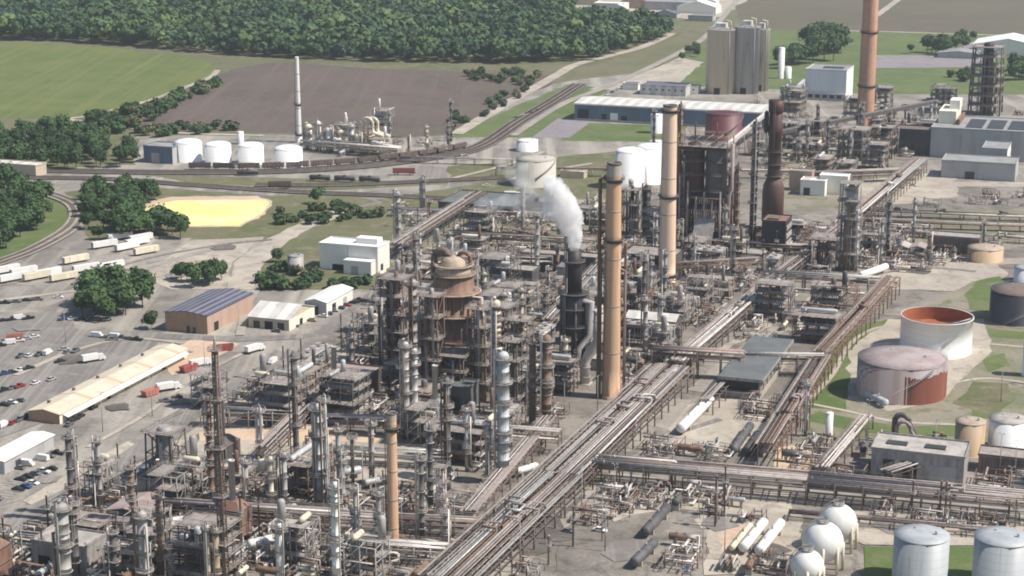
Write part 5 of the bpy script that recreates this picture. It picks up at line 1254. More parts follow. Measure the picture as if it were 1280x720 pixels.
building(1160,316,26,12,9,'steel_brown','steel_grey','brown substation below the pipe tracks',doors=[('f',8,4,5)])
building(548,268,46,38,7,'steel_dark','roof_canopy','wide dark flat deck left of the beige-grey tank',name='cooling_basin')
building(612,356,22,12,8,'vessel_dark','deck_pale','grey-decked unit behind the reactor')
building(650,338,40,10,9,'steel_dark','deck','dark elevated deck behind the steam',doors=[('f',8,6,6),('f',20,6,6),('f',32,6,6)])
building(700,222,16,12,4,'wall_beige','roof_pale','low beige hut right of the beige-grey tank')
building(1222,590,24,10,6,'steel_brown','deck','brown pump shelter under the white tank at the right edge')
building(-30,216,46,12,7,'wall_beige','roof_pale','pale green-grey shed at the left edge above the railway')
building(1118,192,24,18,17,'navy','steel_brown','dark coke shed left of the large grey process hall',sidem='steel_dark',doors=[('f',7,8,10),('f',17,7,8)])
# silos
def silos():
    for px,w,mt,l in ((900,36,'silo_conc','left beige one of the three tall concrete silos'),(932,32,'silo_grey','middle grey one of the three tall concrete silos'),(950,20,'silo_conc','right narrow one of the three tall concrete silos')):
        base=116 if px!=950 else 113; B=P(px,base); H=hgt(px,base,36 if px!=932 else 33); r=w*mpp(px,base)/2; t=thing('concrete_silo','silo',B,GRID,None,l,'concrete silos'); occ(B,r)
        MB().lathe([(r,0),(r,H*.99),(r*1.02,H*.992),(r*1.02,H)],n=40).build('shell',mt,t); MB().lathe([(r*1.0,H),(r*.4,H+r*.14),(.1,H+r*.16)],n=40,caps=False).build('roof','roof_grey',t)
        b=MB(); b.bz(-r*.35,r*.35,-r*.35,r*.35,H+1,H+5); b.build('head_house','roof_pale',t)
        b=MB(); x=r*.75; b.tube([(x,-r*.6,H),(x,-r*.6,H+7),(x-4,-r*.6,H+8)],.7,8); b.build('feed_pipe','vessel_cream',t)
        b=MB(); b.rail((0,0,H),r*.98,24,1.3,.12); b.build('handrail','steel_grey',t)
        MB().bz(-2.5,2.5,-r-.2,-r+1,0,5.5).build('door','opening',t)
        b=MB(); b.tube([(r*.72,-r*.72,0),(r*.72,-r*.72,H)],.35,6); b.build('ladder','steel_grey',t)
silos()
def conveyor(pa,za,pb,zb,w,label,mat='steel_dark'):
    A=P(*pa); B=P(*pb); d=B-A; L=d.length; t=thing('conveyor_gallery','conveyor',A,math.atan2(d.y,d.x),None,label); s=(zb-za)/L
    b=MB(); y=w/2
    b.add([(0,-y,za),(0,y,za),(L,y,zb),(L,-y,zb),(0,-y,za+2.6),(0,y,za+2.6),(L,y,zb+2.6),(L,-y,zb+2.6),(0,0,za+3.4),(L,0,zb+3.4)],[(0,1,2,3),(0,3,7,4),(1,5,6,2),(4,7,9,8),(8,9,6,5),(0,4,8,5,1),(3,2,6,9,7)]); b.build('gallery',mat,t)
    m=max(2,int(L/22))
    for k in range(m+1):
        x=L*k/m; z=za+s*x; b=MB()
        for q in (-1,1): b.tube([(x,q*(y+z*.08),0),(x,q*y*.9,z)],.25,4)
        for f in (.3,.6,.9): b.tube([(x,-y,z*f),(x,y,z*f)],.16,4)
        b.build('trestle','steel_grey',t)
conveyor((968,190),hgt(968,190,164)-3,(1166,158),hgt(1166,158,125)-3,2.2,'long inclined conveyor gallery from the maroon stack to the grey hall')
conveyor((905,205),10,(968,168),20,2.6,'short pale conveyor gallery behind the coker','pipe_pale')
conveyor((980,132),4,(1004,124),14,3,'small conveyor rising to the white cube building','wall_grey')
# ---------------- pipe racks
MIX=['pipe_silver','pipe_mauve','pipe_grey','pipe_grey','pipe_mauve','pipe_rust','pipe_grey','pipe_dark','pipe_dark','pipe_pale']
rack((560,724),(700,592),8,17,15,'nearest wide stretch of the main pipe rack at the lower edge',2,MIX,9,(.15,.42),1)
rack((700,592),(842,457),8,17,15,'far stretch of the main pipe rack passing the tall orange stack',2,MIX,9,(.15,.42),1)
rack((742,574),(1010,596),8,11,9,'left half of the long horizontal pipe rack crossing the right foreground',2,MIX,9,(.2,.5))
rack((1010,596),(1300,622),8,11,9,'right half of the long horizontal pipe rack below the tank farm',2,MIX,9,(.2,.45),1)
rack((845,452),(962,352),8,7,6,'narrow pale-topped rack rising from the main rack towards the black furnace house',2,['pipe_pale','pipe_mauve','pipe_grey','pipe_silver'],9,(.25,.6),1)
rack((962,352),(1062,275),7,6,5,'rack running between the furnace house and the scaffold tower',2,MIX)
rack((1062,275),(1150,200),9,9,7,'mauve rack climbing to the grey process hall',2,['pipe_mauve','pipe_mauve','pipe_pale','pipe_silver','pipe_rust'],9,(.3,.6),1)
rack((960,556),(1030,444),8,7,6,'brown rack along the canopy building towards the tank farm',2,['pipe_rust','pipe_mauve','pipe_grey','pipe_dark'],9,(.2,.45),1,'steel_rust')
rack((1030,440),(1116,346),9,7,6,'rusty brown rack left of the red tank rising to the pale road',2,['pipe_rust','pipe_mauve','pipe_rust','pipe_grey'],9,(.2,.5),1,'steel_rust')
rack((816,436),(930,443),11,5,4,'high grey rack crossing over the main rack left of the canopy building',2,MIX,9,(.3,.7))
rack((930,443),(1030,444),9,5,4,'rack behind the canopy building roof',2,MIX)
rack((955,340),(1112,349),8,5,5,'horizontal grey rack below the furnace house',2,MIX,9,(.3,.6))
rack((962,360),(1082,368),6,4,4,'low pale rack parallel to and in front of the horizontal grey rack',1,['pipe_pale','pipe_silver','pipe_mauve'],10,(.3,.6))
rack((1078,263),(1300,272),3,8,6,'uppermost low pipe track in the right middle',1,MIX,10,(.3,.7),2,low=True,walk=False)
rack((1080,277),(1300,284),3,5,4,'dark low pipe track second from the top in the right middle',1,['pipe_dark','pipe_rust','pipe_grey'],10,(.4,.8),0,low=True,walk=False)
rack((1076,286),(1300,299),3,6,5,'third low pipe track in the right middle, just above the brown substation',1,MIX,10,(.3,.7),2,low=True,walk=False)
rack((268,632),(480,646),6,6,6,'pipe rack crossing left of the short orange stack',2,MIX,9,(.15,.4))
rack((480,646),(606,652),6,6,6,'pipe rack right of the short orange stack running to the main rack',2,MIX,9,(.15,.4))
rack((252,510),(372,514),7,4,4,'rack behind the lattice mast at the plant edge',2,MIX,9,(.2,.4),0,'steel_grey')
rack((405,520),(560,525),7,5,5,'rack between the compressor house and the silver column pair',2,MIX)
rack((560,530),(700,540),8,6,5,'rack in front of the green canopy',2,MIX)
rack((588,640),(690,520),6,5,5,'rack running beside the main rack past the pale blue-grey column',2,MIX)
rack((496,306),(600,240),8,9,6,'dark rack running from the white warehouse to the wide dark deck',2,['pipe_dark','pipe_mauve','pipe_rust','pipe_grey'],9,(.3,.6),0,'steel_dark')
rack((560,318),(690,322),9,6,5,'rack behind the brown reactor',2,MIX)
rack((490,262),(770,268),4,6,5,'long low rack along the railway in the middle distance',1,MIX,11,(.3,.6),2)
rack((560,290),(745,300),6,6,5,'rack across the yard below the railway, left of the steam',2,MIX,10,(.3,.6),1)
rack((690,400),(780,300),9,7,6,'rack left of the tall orange stack heading to the black column',2,MIX)
rack((840,330),(950,322),9,5,4,'rack right of the buff stack before the coker',2,['pipe_dark','pipe_rust','pipe_mauve'])
rack((1000,218),(1150,212),7,5,4,'mauve rack behind the scaffold tower',2,['pipe_mauve','pipe_pale','pipe_mauve'],10,(.5,.9))
rack((330,560),(420,470),6,5,5,'rack left of the tall pale grey column',2,MIX)
rack((96,648),(268,660),6,6,6,'pale rack in front of the squat dark tower',2,['pipe_pale','pipe_silver','pipe_grey','pipe_mauve'],9,(.15,.4),0,'steel_grey')
rack((440,676),(560,684),6,6,6,'pale rack in front of the short orange stack',2,['pipe_pale','pipe_silver','pipe_grey'],9,(.15,.4),0,'steel_grey')
rack((420,560),(560,566),6,5,5,'pale rack behind the short orange stack',2,['pipe_pale','pipe_silver','pipe_grey'],9,(.15,.4),0,'steel_grey')
rack((20,668),(240,690),6,5,6,'rack along the lower left corner',2,MIX,9,(.15,.35))
rack((200,626),(420,640),7,5,5,'rack from the squat dark tower to the pale grey column',2,MIX)
rack((1030,585),(1085,520),5,4,4,'short rack left of the grey pump house',1,['pipe_mauve','pipe_pale'],9,(.3,.5))
rack((986,640),(1300,668),2.5,5,4,'low sleeper track below the horizontal pipe rack',1,MIX,10,(.2,.4),1,low=True,walk=False)
rack((885,500),(965,415),6,4,4,'slim rack left of the canopy building',1,MIX)
rack((620,210),(1000,214),5,4,3,'far low rack in front of the blue warehouse',1,MIX,14,(.4,.7),1,low=True,walk=False)
rack((500,196),(640,200),4,5,4,'far low rack right of the white petrochemical unit',1,MIX,12,(.3,.6),1,low=True,walk=False)
rack((1110,590),(1200,560),6,5,4,'rack over the grey pump house',1,MIX)
rack((850,300),(1010,308),5,6,5,'dark rack at the foot of the coker',2,['pipe_dark','pipe_rust','pipe_grey'],9,(.3,.6),0,'steel_dark')
rack((780,520),(880,430),5,5,4,'rack right of the main rack near the pale apron',1,MIX)
# far town beyond the wood
for i,(x,y,L,D,H,w,r,l) in enumerate(((742,12,40,24,8,'wall_white','roof_white','small white hall in the far town, left of a red-roofed one'),(776,10,34,26,9,'wall_pink','skip_red','red-roofed house block in the far town'),(806,12,60,40,10,'wall_grey','roof_grey','grey hall in the far town behind the silos'),(846,16,50,30,8,'wall_white','roof_white','white low hall in the far town nearest the lane'),(720,6,30,20,7,'wall_beige','roof_tan','tan hut at the left end of the far town'),(764,18,16,12,10,'wall_white','roof_white','bright white shed at the near edge of the far town'),(836,6,40,24,8,'wall_pink','skip_red','red-roofed hall at the far right of the town'),(870,8,26,20,7,'wall_white','roof_pale','pale hut at the right end of the far town'),(790,3,40,20,7,'wall_grey','roof_slate','slate-roofed block farthest in the town'),(702,3,40,20,8,'wall_beige','roof_white','white-roofed block at the wood edge of the town'),(860,26,30,18,6,'wall_grey','roof_grey','grey hut on the near right of the far town'),(816,22,30,14,5,'wall_grey','roof_slate','dark low shed on the town lot'))):
    building(x,y,L,D,H,w,r,l,kind='gable' if i%2 else 'flat',pitch=.3,sidem=w)
# pale curved lines of the white unit
def hoop():
    B=P(460,190); t=thing('pipe_loop','pipework',B,GRID,None,'tall pale looped pipe at the right end of the white unit'); occ(B,5); q=mpp(460,190); H=24
    for k,(dx,dy) in enumerate(((0,0),(3,2))):
        MB().tube([(-4+dx,dy,0),(-4+dx,dy,H-4)]+[(dx-4*math.cos(R(a)),dy,H-4+4*math.sin(R(a))) for a in range(15,166,15)]+[(4+dx,dy,H-4),(4+dx,dy,H-10),(12+dx,dy,H-12),(12+dx,dy,2)],1.0,10).build('pipe','vessel_cream',t)
    b,_,_=frame_mb(2,1,5,5,[6,12,18],.3,True,random.Random(3)); b.build('frame','steel_tan',t)
hoop()
for i,(px,b,tp,w,m,l) in enumerate(((386,186,156,9,'vessel_cream','cream column just right of the white mast'),(398,188,152,8,'vessel_cream','tallest cream column in the white unit'),(412,189,160,10,'vessel_white','stout white column in the white unit'),(426,190,163,8,'vessel_cream','cream column in the middle of the white unit'),(440,191,156,6,'vessel_silver','slim silver column in the white unit'),(448,191,168,10,'vessel_cream','stubby cream column beside the pipe loop'))):
    C(px,b,tp,w,m,l,2)
rack((378,176),(500,186),7,7,6,'pale pipe rack through the white unit behind the tanks',2,['pipe_pale','vessel_cream','pipe_silver'],10,(.4,.8),2,'steel_tan')
# ================================================================ steam
def steam(name, blobs, dens, label, vox):
    import bmesh
    b=MB()
    for x,y,r,dz in blobs:
        q=depth_of(SB)/F; z=None
        H0=hgt(716,455,y); X=(x-716)*q; b.sphere((X,dz,H0),r*q,16,10)
    o=b.build(name,M['steel_grey']); o.location=SB
    m=bpy.data.materials.new(name+'_vapour'); m.use_nodes=True; nt=m.node_tree; nt.nodes.clear()
    out=nd(nt,'ShaderNodeOutputMaterial'); v=nd(nt,'ShaderNodeVolumePrincipled'); tc=nd(nt,'ShaderNodeTexCoord').outputs['Object']
    v.inputs['Color'].default_value=(.998,.998,1.,1); v.inputs['Anisotropy'].default_value=0.
    n=ramp(nt,noise(nt,tc,.16,4,.65,.8),.34,.66); mu=nd(nt,'ShaderNodeMath',operation='MULTIPLY'); nt.links.new(n,mu.inputs[0]); mu.inputs[1].default_value=dens
    nt.links.new(mu.outputs[0],v.inputs['Density']); nt.links.new(v.outputs[0],out.inputs['Volume'])
    o.data.materials.clear(); o.data.materials.append(m)
    r=o.modifiers.new('Remesh','REMESH'); r.mode='VOXEL'; r.voxel_size=vox
    s=o.modifiers.new('Smooth','SMOOTH'); s.iterations=6; s.factor=.6
    tx=bpy.data.textures.new(name+'_lumps','CLOUDS'); tx.noise_scale=5; d=o.modifiers.new('Displace','DISPLACE'); d.texture=tx; d.strength=3.2; d.mid_level=.5; d.texture_coords='LOCAL'
    tx2=bpy.data.textures.new(name+'_wisps','CLOUDS'); tx2.noise_scale=1.8; d=o.modifiers.new('Displace','DISPLACE'); d.texture=tx2; d.strength=1.5; d.mid_level=.5; d.texture_coords='LOCAL'
    o['kind']='stuff'; o['label']=label
steam('steam',[(717,309,8,0),(717,302,9,0),(716,293,11,0),(713,284,14,0),(711,275,16,0),(707,265,19,0),(702,255,19,1),(697,245,17,1),(692,236,14,2),(688,229,10,2),(690,262,14,0),(684,252,10,1),(722,268,6,0),(700,274,10,0)],.75,'white steam billowing from the slim stack of the black scrubber',.8)
steam('steam',[(680,262,14,3),(664,262,12,5),(648,258,11,6),(632,255,10,8),(668,248,13,5),(652,236,12,8),(640,222,12,10),(620,262,9,8),(606,258,8,9),(655,214,9,10),(625,212,8,12)],.11,'thin veil of steam drifting left of the white cloud',1.)

# ================================================================ vehicles and yard things
CARS={c:Kind(mk_car('car',c),'car') for c in ('white','silver','grey','black','red','blue','tan')}
PICK={c:Kind(mk_car('pickup',c),'pickup') for c in ('white','grey','black','red','blue')}
VAN={c:Kind(mk_car('van',c),'van') for c in ('white',)}
CW=['white']*3+['silver']*4+['grey']*6+['black']*6+['red','blue','tan']
def car(px,py,rz,where,group):
    k=rnd.random(); c=rnd.choice(CW); loc=P(px,py,.15)
    if k<.3 and c in PICK: PICK[c].put(loc,rz,f'{c} pickup truck {where}',None,group)
    elif k<.34: VAN['white'].put(loc,rz,f'white van {where}',None,group)
    else: CARS[c].put(loc,rz,f'{c} car {where}',None,group)
    occ(loc,2.6)
def cars_row(pa,pb,n,rz,where,group,skip=.15):
    for i in range(n):
        if rnd.random()<skip: continue
        f=(i+.5)/n; car(pa[0]+(pb[0]-pa[0])*f+rnd.uniform(-.8,.8),pa[1]+(pb[1]-pa[1])*f+rnd.uniform(-.5,.5),rz+rnd.choice((0,math.pi))+rnd.uniform(-.06,.06),where,group)
U=GRID+math.pi/2
cars_row((20,588),(76,566),6,GRID,'in the back row of the staff parking lot','cars in the back row of the parking lot')
cars_row((2,608),(68,586),7,GRID,'in the middle row of the staff parking lot','cars in the middle row of the parking lot')
cars_row((-8,626),(46,604),6,GRID,'in the front row of the staff parking lot','cars in the front row of the parking lot',.3)
cars_row((0,536),(40,520),4,U,'by the near end of the long tan-roofed store','cars by the near end of the store',.1)
cars_row((82,534),(120,508),5,U,'along the cream wall of the long store','cars along the cream wall',.2)
cars_row((112,498),(206,446),4,U,'close behind the cream-walled store','cars close to the store',.45)
cars_row((116,421),(176,426),6,GRID,'on the road before the slate-roofed hall','cars before the slate-roofed hall',.1)
cars_row((330,420),(395,400),6,GRID,'in front of the beige shed','cars in front of the beige shed',.2)
cars_row((400,398),(452,374),7,GRID,'beside the narrow white-roofed shed','cars beside the narrow white-roofed shed',.2)
cars_row((0,402),(40,398),4,R(30),'in the upper corner of the junk yard','cars in the upper corner of the junk yard',.1)
cars_row((-4,434),(60,418),6,R(20),'in the middle of the junk yard','cars in the middle of the junk yard',.2)
cars_row((0,470),(80,452),8,R(40),'in the junk yard left of the long store','cars in the junk yard near the store',.2)
cars_row((0,490),(70,474),7,R(60),'in the lowest row of the junk yard','cars in the lowest row of the junk yard',.2)
cars_row((64,400),(140,400),7,R(35),'on the asphalt above the junk yard','cars above the junk yard',.3)
cars_row((70,440),(150,424),4,R(15),'between the junk yard and the slate-roofed hall','cars between junk yard and hall',.3)
cars_row((8,448),(100,440),8,R(75),'in the crowded strip of the junk yard','cars in the crowded strip',.2)
cars_row((90,470),(150,450),2,R(30),'behind the cream-walled store','cars behind the store',.3)
cars_row((200,505),(270,480),5,R(10),'on the asphalt beside the works road','cars on the asphalt by the works road',.3)
cars_row((0,380),(80,372),6,R(5),'on the pale gravel below the trailers','cars below the trailers',.3)
cars_row((0,508),(40,498),4,GRID,'at the lower left of the junk yard','cars at the lower left of the junk yard',.2)
cars_row((288,515),(300,508),1,U,'on the works road behind the lattice mast','cars on the works road',0)
cars_row((338,456),(345,452),1,U,'alone on the works road near the beige shed','cars on the works road near the shed',0)
cars_row((740,128),(790,104),7,R(50),'on the far lot behind the blue warehouse','cars on the far lot',.2)
cars_row((640,150),(676,136),4,R(40),'beside the gravel road at the railway','cars by the gravel road',.2)
cars_row((600,232),(660,240),4,R(10),'on the road left of the beige-grey tank','cars left of the beige-grey tank',.3)
cars_row((690,666),(770,664),2,R(-30),'on the pale path in the right foreground','cars on the pale path',0)
cars_row((1100,238),(1150,232),3,R(-20),'on the pale road in front of the grey annexe','cars before the grey annexe',.0)
TR=Kind(mk_trailer(),'trailer'); TR2=Kind(mk_trailer('vessel_cream'),'trailer')
for i,(x,y,a) in enumerate([(95,329,45),(60,346,45),(30,344,45),(8,342,45),(80,351,42),(131,310,40),(159,313,48),(172,307,48),(183,318,45),(139,337,44),(128,355,44),(176,302,46),(46,350,45),(16,352,45),(150,300,40),(108,340,40)]):
    (TR if i%4 else TR2).put(P(x,y),R(a),('white' if i%4 else 'cream')+' box trailer in the trailer yard',None,'trailers in the trailer yard'); occ(P(x,y),6)
TK=Kind(mk_truck(),'truck')
for x,y,a,w in ((116,452,35,'behind the long tan-roofed store'),(210,488,30,'on the asphalt right of the long store'),(250,458,40,'beside the red skip on the asphalt'),(820,118,10,'at the dark-roofed office block'),(1012,176,30,'below the white cube building'),(640,246,5,'on the road below the beige-grey tank'),(318,440,50,'on the works road by the pinkish side wall')):
    TK.put(P(x,y,.15),R(a),'white box truck '+w); occ(P(x,y),5)
SK=Kind(mk_skip('skip_red'),'skip'); SC2=Kind(mk_skip('skip_coral'),'skip')
SK.put(P(236,464,.1),R(52),None,'dark red waste skip between the long store and the works road',None,1.25)
SC2.put(P(188,494,.1),R(55),None,'orange red waste skip beside the long store',None,1.2)
SK.put(P(281,438,.1),R(20),None,'red waste skip on the pink apron before the slate-roofed hall',None,1.2)
for i,(x,y) in enumerate(((18,425),)): SC2.put(P(x,y,.1),R(20+40*i),f'orange red waste skip in the junk yard')
TC=Kind(mk_tankcar('vessel_dark'),'rail wagon'); HP=Kind(mk_hopper('steel_brown'),'rail wagon'); HR=Kind(mk_hopper('skip_red'),'rail wagon')
def train(pts,k,label,group,z=.45,skip=0,n=99,step=16.2):
    sp=smooth_pts(pts,14); d=0; last=None; cnt=0; prev=sp[0]
    nxt=0
    for a,b in zip(sp,sp[1:]):
        L=(b-a).length
        while nxt<=d+L and cnt<n:
            p=a.lerp(b,(nxt-d)/L); t=b-a; k.put(Vector((p.x,p.y,z)),math.atan2(t.y,t.x),label); nxt+=step; cnt+=1
            THINGS[-1][0]['group']=group
        d+=L
train([(250,212),(330,212),(440,206),(540,194),(590,184)],HP,'brown hopper wagon in the long train before the white tanks','wagons of the long train')
train([(400,227),(470,229)],TC,'black rail tank car on the siding below the long train','tank cars on the siding')
train([(596,249),(665,253)],TC,'black rail tank car on the track left of the beige-grey tank','tank cars left of the beige tank')
train([(505,219),(525,219)],HR,'red hopper wagon on the siding below the long train','red wagon',n=1)
TC.put(P(310,219,.45),R(0),'black rail tank car on the near track below the white tanks')
HP.put(P(350,235,.45),R(2),'brown hopper wagon standing alone right of the dark bushes')

# ================================================================ dense plant
VM=['vessel_silver','vessel_grey','vessel_rust','vessel_dark','vessel_cream','vessel_pale']
KD={}
def K(key,root,cat,desc,rad): KD.setdefault(key,[]).append((Kind(root,cat),desc,rad))
FM=['steel_brown','steel_grey','steel_rust','steel_dark','steel_tan']; FN={'steel_brown':'brown','steel_grey':'grey','steel_rust':'rusty','steel_dark':'dark','steel_tan':'tan'}
for i in range(10):
    fm=FM[i%5]; nx,ny=[(3,2),(2,2),(4,2),(3,3),(2,3)][i%5]; zs=[[4.5,9],[4,8,12],[5,9.5],[4.5,9,13.5],[4,8.5,13,17]][(i*3)%5]
    K('st',mk_structure(400+i,nx,ny,zs,fm,2+i%3,7+i%3),'steel structure',f'{FN[fm]} {["two-storey","three-storey","two-storey","three-storey","four-storey"][(i*3)%5]} steel structure with vessels and pipes',max(nx,ny)*2.6)
for i in range(4): K('pl',mk_structure(440+i,2+i%2,2,[[5,10],[6,12,18],[5,9,14],[6,11]][i],'steel_tan',3,12,5,5,['pipe_pale','vessel_cream','pipe_silver','steel_tan'],['vessel_cream','vessel_white','vessel_silver']),'steel structure','pale cream pipe structure',6)
for i in range(4): K('ex',mk_exchangers(500+i,2+i%3,i%2==0),'heat exchanger','bank of horizontal exchanger shells',5)
for i in range(3): K('ac',mk_aircooler(520+i,2+i,1+i%2,6.5+i),'air cooler',['two-fan','six-fan','four-fan'][i]+' air cooler on steel legs',6+i*2)
for i in range(6): K('mf',mk_manifold(540+i,8+i,4.+.5*i,FM[i%5]),'pipe manifold',f'{FN[FM[i%5]]} low tangle of pipes and pumps',5+.4*i)
for i,mt in enumerate(('vessel_grey','steel_rust','steel_dark')): K('ht',mk_heater(560+i,6+i,8+i,9+i*1.5,mt),'furnace',['grey','rusty','dark'][i]+' box furnace with a stub stack',7)
for i in range(10):
    mt=VM[i%6]; K('co',mk_column(580+i,10+2.1*i,.55+.09*(i%5),mt),'column',f'{MCOL[mt]} {"short" if i<4 else "slim" if i<8 else "tall"} column',2.4)
for i in range(6): K('dr',mk_drum(600+i,5+i%3*1.5,.8+.18*(i%4),VM[i]),'drum',f'{MCOL[VM[i]]} horizontal drum on saddles',4)
for i in range(3): K('ve',mk_vent(620+i,9+i*4),'vent pipe',['low','middling','high'][i]+' vent pipe',1.2)
for i in range(2): K('sh',mk_shelter(630+i,11,7,5,['deck_pale','roof_mauve'][i],['wall_grey','steel_brown'][i]),'shelter',['pale-roofed','mauve-roofed'][i]+' open equipment shelter',6)
K('la',mk_lamp(640,15),'light mast','thin light mast',.8); 
WT2=[('st',22),('mf',30),('ex',12),('ac',6),('co',6),('dr',12),('ht',2),('ve',5),('sh',1)]
WT=[('st',22),('mf',26),('ex',10),('ac',5),('co',12),('dr',9),('ht',3),('ve',7),('sh',2)]
def fill(poly,n,wt,tries=40,pad=0.,rz=GRID):
    pp=[P(*p) for p in poly]; pl=[(p.x,p.y) for p in pp]; x0,x1=min(p[0] for p in pl),max(p[0] for p in pl); y0,y1=min(p[1] for p in pl),max(p[1] for p in pl)
    keys=[k for k,w in wt for _ in range(w)]; c=0
    for _ in range(n*tries):
        if c>=n: break
        x,y=rnd.uniform(x0,x1),rnd.uniform(y0,y1)
        if not inpoly(x,y,pl): continue
        k=rnd.choice(keys); kd,desc,rad=rnd.choice(KD[k])
        if not free((x,y),rad*.6+pad): continue
        kd.put(Vector((x,y,.1)),rz+rnd.randrange(4)*math.pi/2,desc,None,{'pl':'pale pipe structures','st':'steel structures','mf':'pipe manifolds','ex':'exchanger banks','ac':'air coolers','co':'plant columns','dr':'horizontal drums','ht':'box furnaces','ve':'vent pipes','sh':'equipment shelters','la':'light masts'}[k])
        occ((x,y),rad*.6); c+=1
    return c
CNT=[]
CNT.append(fill([(-20,690),(120,628),(230,580),(330,608),(600,618),(600,730),(-20,745)],125,WT2))
CNT.append(fill([(250,510),(370,480),(470,410),(490,350),(560,330),(700,330),(740,450),(640,610),(560,610),(480,540),(330,532)],200,WT))
CNT.append(fill([(330,545),(480,550),(480,610),(300,612)],5,[('mf',4),('dr',4)]))
CNT.append(fill([(770,300),(1000,300),(960,350),(850,440),(770,500),(740,440)],120,WT))
CNT.append(fill([(490,262),(770,255),(760,330),(690,335),(500,330)],75,[('mf',40),('ex',8),('st',5),('co',5),('dr',10),('ve',5)]))
CNT.append(fill([(960,235),(1080,225),(1180,180),(1170,160),(1000,170),(940,190)],75,[('mf',20),('st',14),('co',8),('ex',8),('dr',6)]))
CNT.append(fill([(985,290),(1110,285),(1250,305),(1230,330),(1090,345),(1000,345)],60,[('mf',30),('st',6),('ex',8),('co',6),('dr',8),('sh',2)]))
CNT.append(fill([(880,440),(960,360),(1060,365),(1020,430),(1000,412)],16,[('mf',20),('ex',6),('st',4),('dr',4)]))
CNT.append(fill([(960,560),(1090,545),(1300,590),(1300,612),(1000,590)],20,[('mf',20),('ex',4),('dr',4)]))
CNT.append(fill([(800,560),(960,500),(1000,500),(980,575),(830,570)],9,[('mf',20),('dr',4)]))
CNT.append(fill([(780,630),(1000,630),(1000,720),(760,720)],14,[('mf',16),('dr',9),('ve',3),('ex',3)]))
CNT.append(fill([(745,596),(1000,616),(1000,632),(760,626)],12,[('mf',12),('dr',3)]))
CNT.append(fill([(640,720),(740,620),(770,640),(690,735)],4,[('mf',4),('ve',3)]))
CNT.append(fill([(1060,635),(1300,650),(1300,665),(1080,650)],12,[('mf',10),('ve',2)]))
CNT.append(fill([(400,165),(480,152),(500,200),(400,206)],16,[('pl',8),('mf',8),('co',5),('dr',6)]))
CNT.append(fill([(480,172),(580,172),(560,195),(480,200)],10,[('mf',16),('co',5),('dr',6)]))
CNT.append(fill([(740,185),(860,180),(880,255),(760,250)],14,[('mf',16),('co',4),('dr',6)]))
CNT.append(fill([(940,125),(1000,128),(1160,135),(1160,170),(960,170)],22,[('mf',16),('st',8),('dr',6)]))
CNT.append(fill([(1170,120),(1280,140),(1280,160),(1170,160)],10,[('st',10),('mf',6)]))
CNT.append(fill([(1180,250),(1300,240),(1300,262),(1150,262)],6,[('mf',6)]))
for poly,n in (([(0,680),(260,560),(600,600),(560,720),(0,740)],14),([(640,340),(1000,300),(900,440),(700,560)],14),([(640,640),(1000,620),(1000,720),(640,720)],8),([(20,400),(300,430),(250,520),(40,620)],4),([(1000,500),(1280,480),(1280,640),(1000,640)],6)):
    fill(poly,n,[('la',1)],60,-.5)
for v in KD.values():
    for kd,_,_ in v: kd.drop()
for dct in (CARS,PICK,VAN):
    for kd in dct.values(): kd.drop()
for kd in (TR,TR2,TK,SK,SC2,TC,HP,HR): kd.drop()
for o in TREES+BUSH:
    if o.name not in USED:
        for c in list(o.children): bpy.data.objects.remove(c)
        bpy.data.objects.remove(o)
print('FILL',CNT,'OBJ',len(bpy.data.objects))

# ================================================================ labels that single each thing out
LM=[(833,250,'the buff stack'),(765,350,'the tall orange stack'),(492,605,'the short orange stack'),(1081,90,'the red brick chimney'),(965,200,'the maroon stack'),(965,290,'the black furnace house'),(716,400,'the black scrubber'),(568,400,'the brown reactor'),(879,240,'the coker'),
 (629,520,'the pale blue-grey column'),(674,480,'the twin mauve columns'),(512,500,'the silver column pair'),(399,570,'the pale grey column'),(281,590,'the lattice mast'),(209,575,'the squat dark tower'),(1059,290,'the scaffold tower'),(1231,100,'the black coke tower'),(1169,410,'the open white tank'),(1126,470,'the red tank'),(1211,545,'the rust-tan tank'),(1258,545,'the white grey-topped tank'),
 (1149,695,'the left blue-grey tank'),(1028,677,'the white spheres'),(950,680,'the white bullet tanks'),(440,315,'the white warehouse'),(265,390,'the slate-roofed hall'),(352,395,'the beige shed'),(120,485,'the long tan-roofed store'),(952,450,'the canopy building'),(557,475,'the green canopy'),(835,130,'the blue warehouse'),(1035,100,'the cube building'),(1220,165,'the grey process hall'),(1136,575,'the pump house'),
 (915,75,'the tall silos'),(300,190,'the white tanks'),(374,125,'the white mast'),(800,210,'the two white tanks'),(670,212,'the beige-grey tank'),(904,155,'the maroon tank'),(700,262,'the steam cloud'),(421,665,'the slim white column'),(90,680,'the thick grey corner column'),(182,690,'the grey edge column'),(150,645,'the mauve shed'),(430,480,'the compressor house'),(815,325,'the dark open shed'),(1173,308,'the brown substation'),(630,655,'the main rack nearest stretch'),(800,500,'the main rack far stretch'),(870,585,'the long horizontal rack'),(1150,600,'the right horizontal rack'),(575,258,'the wide dark deck'),(870,525,'the white-topped vessel'),(1030,400,'the rusty brown rack'),(371,520,'the slim dark column'),(820,660,'the upper dark bullet'),(1000,235,'the cream block'),(40,600,'the parking lot'),(30,450,'the junk yard'),(120,330,'the trailer yard')]
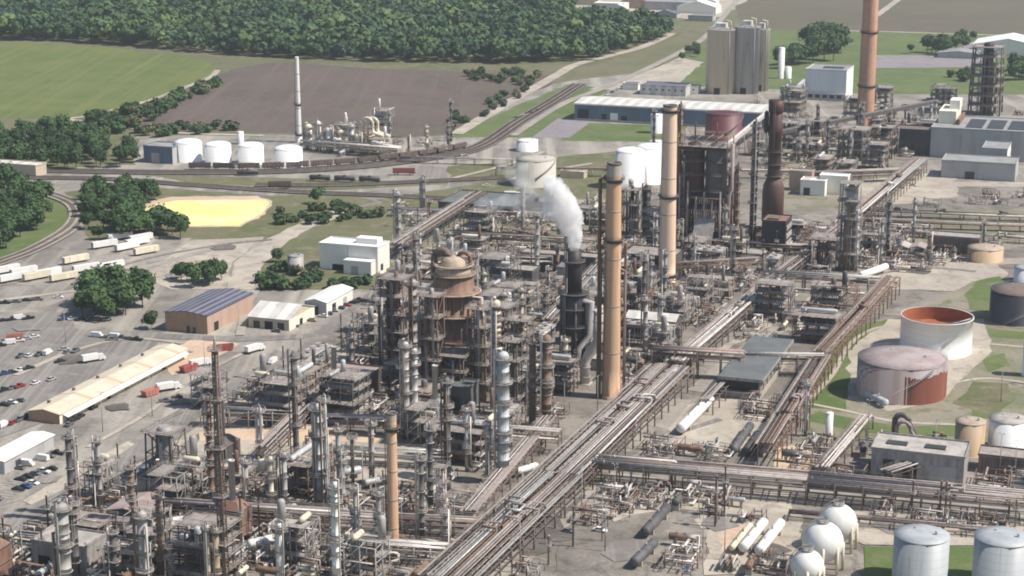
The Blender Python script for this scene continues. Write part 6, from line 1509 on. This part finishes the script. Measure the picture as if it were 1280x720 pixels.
def rel(px,py,l):
    dx,dy=px-l[0],(py-l[1])*1.5
    if abs(dx)>2.4*abs(dy): return ('right of ' if dx>0 else 'left of ')+l[2]
    if abs(dy)>2.4*abs(dx): return ('in front of ' if dy>0 else 'behind ')+l[2]
    return ('in front right of ' if dx>0 and dy>0 else 'behind right of ' if dx>0 else 'in front left of ' if dy>0 else 'behind left of ')+l[2]
def nwords(s): return len(s.replace('-',' - ').split()) if 0 else len(s.split())
INFO=[]
for o,d in THINGS:
    px,py=proj(o.location); INFO.append((o,d,px,py,sorted(LM,key=lambda l:(l[0]-px)**2+(1.4*(l[1]-py))**2)))
by={}
for it in INFO:
    o,d,px,py,ls=it
    s=d if (' in the ' in d or ' on the ' in d or ' before ' in d or ' by the ' in d or ' beside ' in d or ' along ' in d or ' close ' in d or ' behind ' in d or ' below ' in d or ' in front ' in d or ' at the ' in d or ' standing ' in d or ' alone ' in d) else d+' '+rel(px,py,ls[0])
    by.setdefault(s,[]).append(it)
ORD={2:['left','right'],3:['leftmost','middle','rightmost']}
NM=['first','second','third','fourth','fifth','sixth','seventh','eighth','ninth']
TAKEN={}
def short(s,n=16):
    w=s.split(); return ' '.join(w[:n])
for s,its in by.items():
    if len(its)==1: its[0][0]['label']=short(s); continue
    sub={}
    for it in its:
        e=''
        if nwords(s)<=9 and s.startswith(it[1]) and s!=it[1]:
            e=', nearest after it '+it[4][1][2]; e=' and '+rel(it[2],it[3],it[4][1]) if nwords(s+rel(it[2],it[3],it[4][1]))<=13 else ''
        sub.setdefault(s+e,[]).append(it)
    for s2,l in sub.items():
        l.sort(key=lambda i:i[2])
        for k,it in enumerate(l):
            n=len(l)
            if n==1: it[0]['label']=short(s2)
            elif n<=3: it[0]['label']=short(ORD[n][k]+' '+s2 if nwords(s2)<16 else s2)
            elif n<=18: it[0]['label']=short((NM[k]+' from left ' if k<9 and k<(n+1)//2 else NM[n-1-k]+' from right ')+s2 if (nwords(s2)<=13) else s2)
            else: it[0]['label']=short(s2)
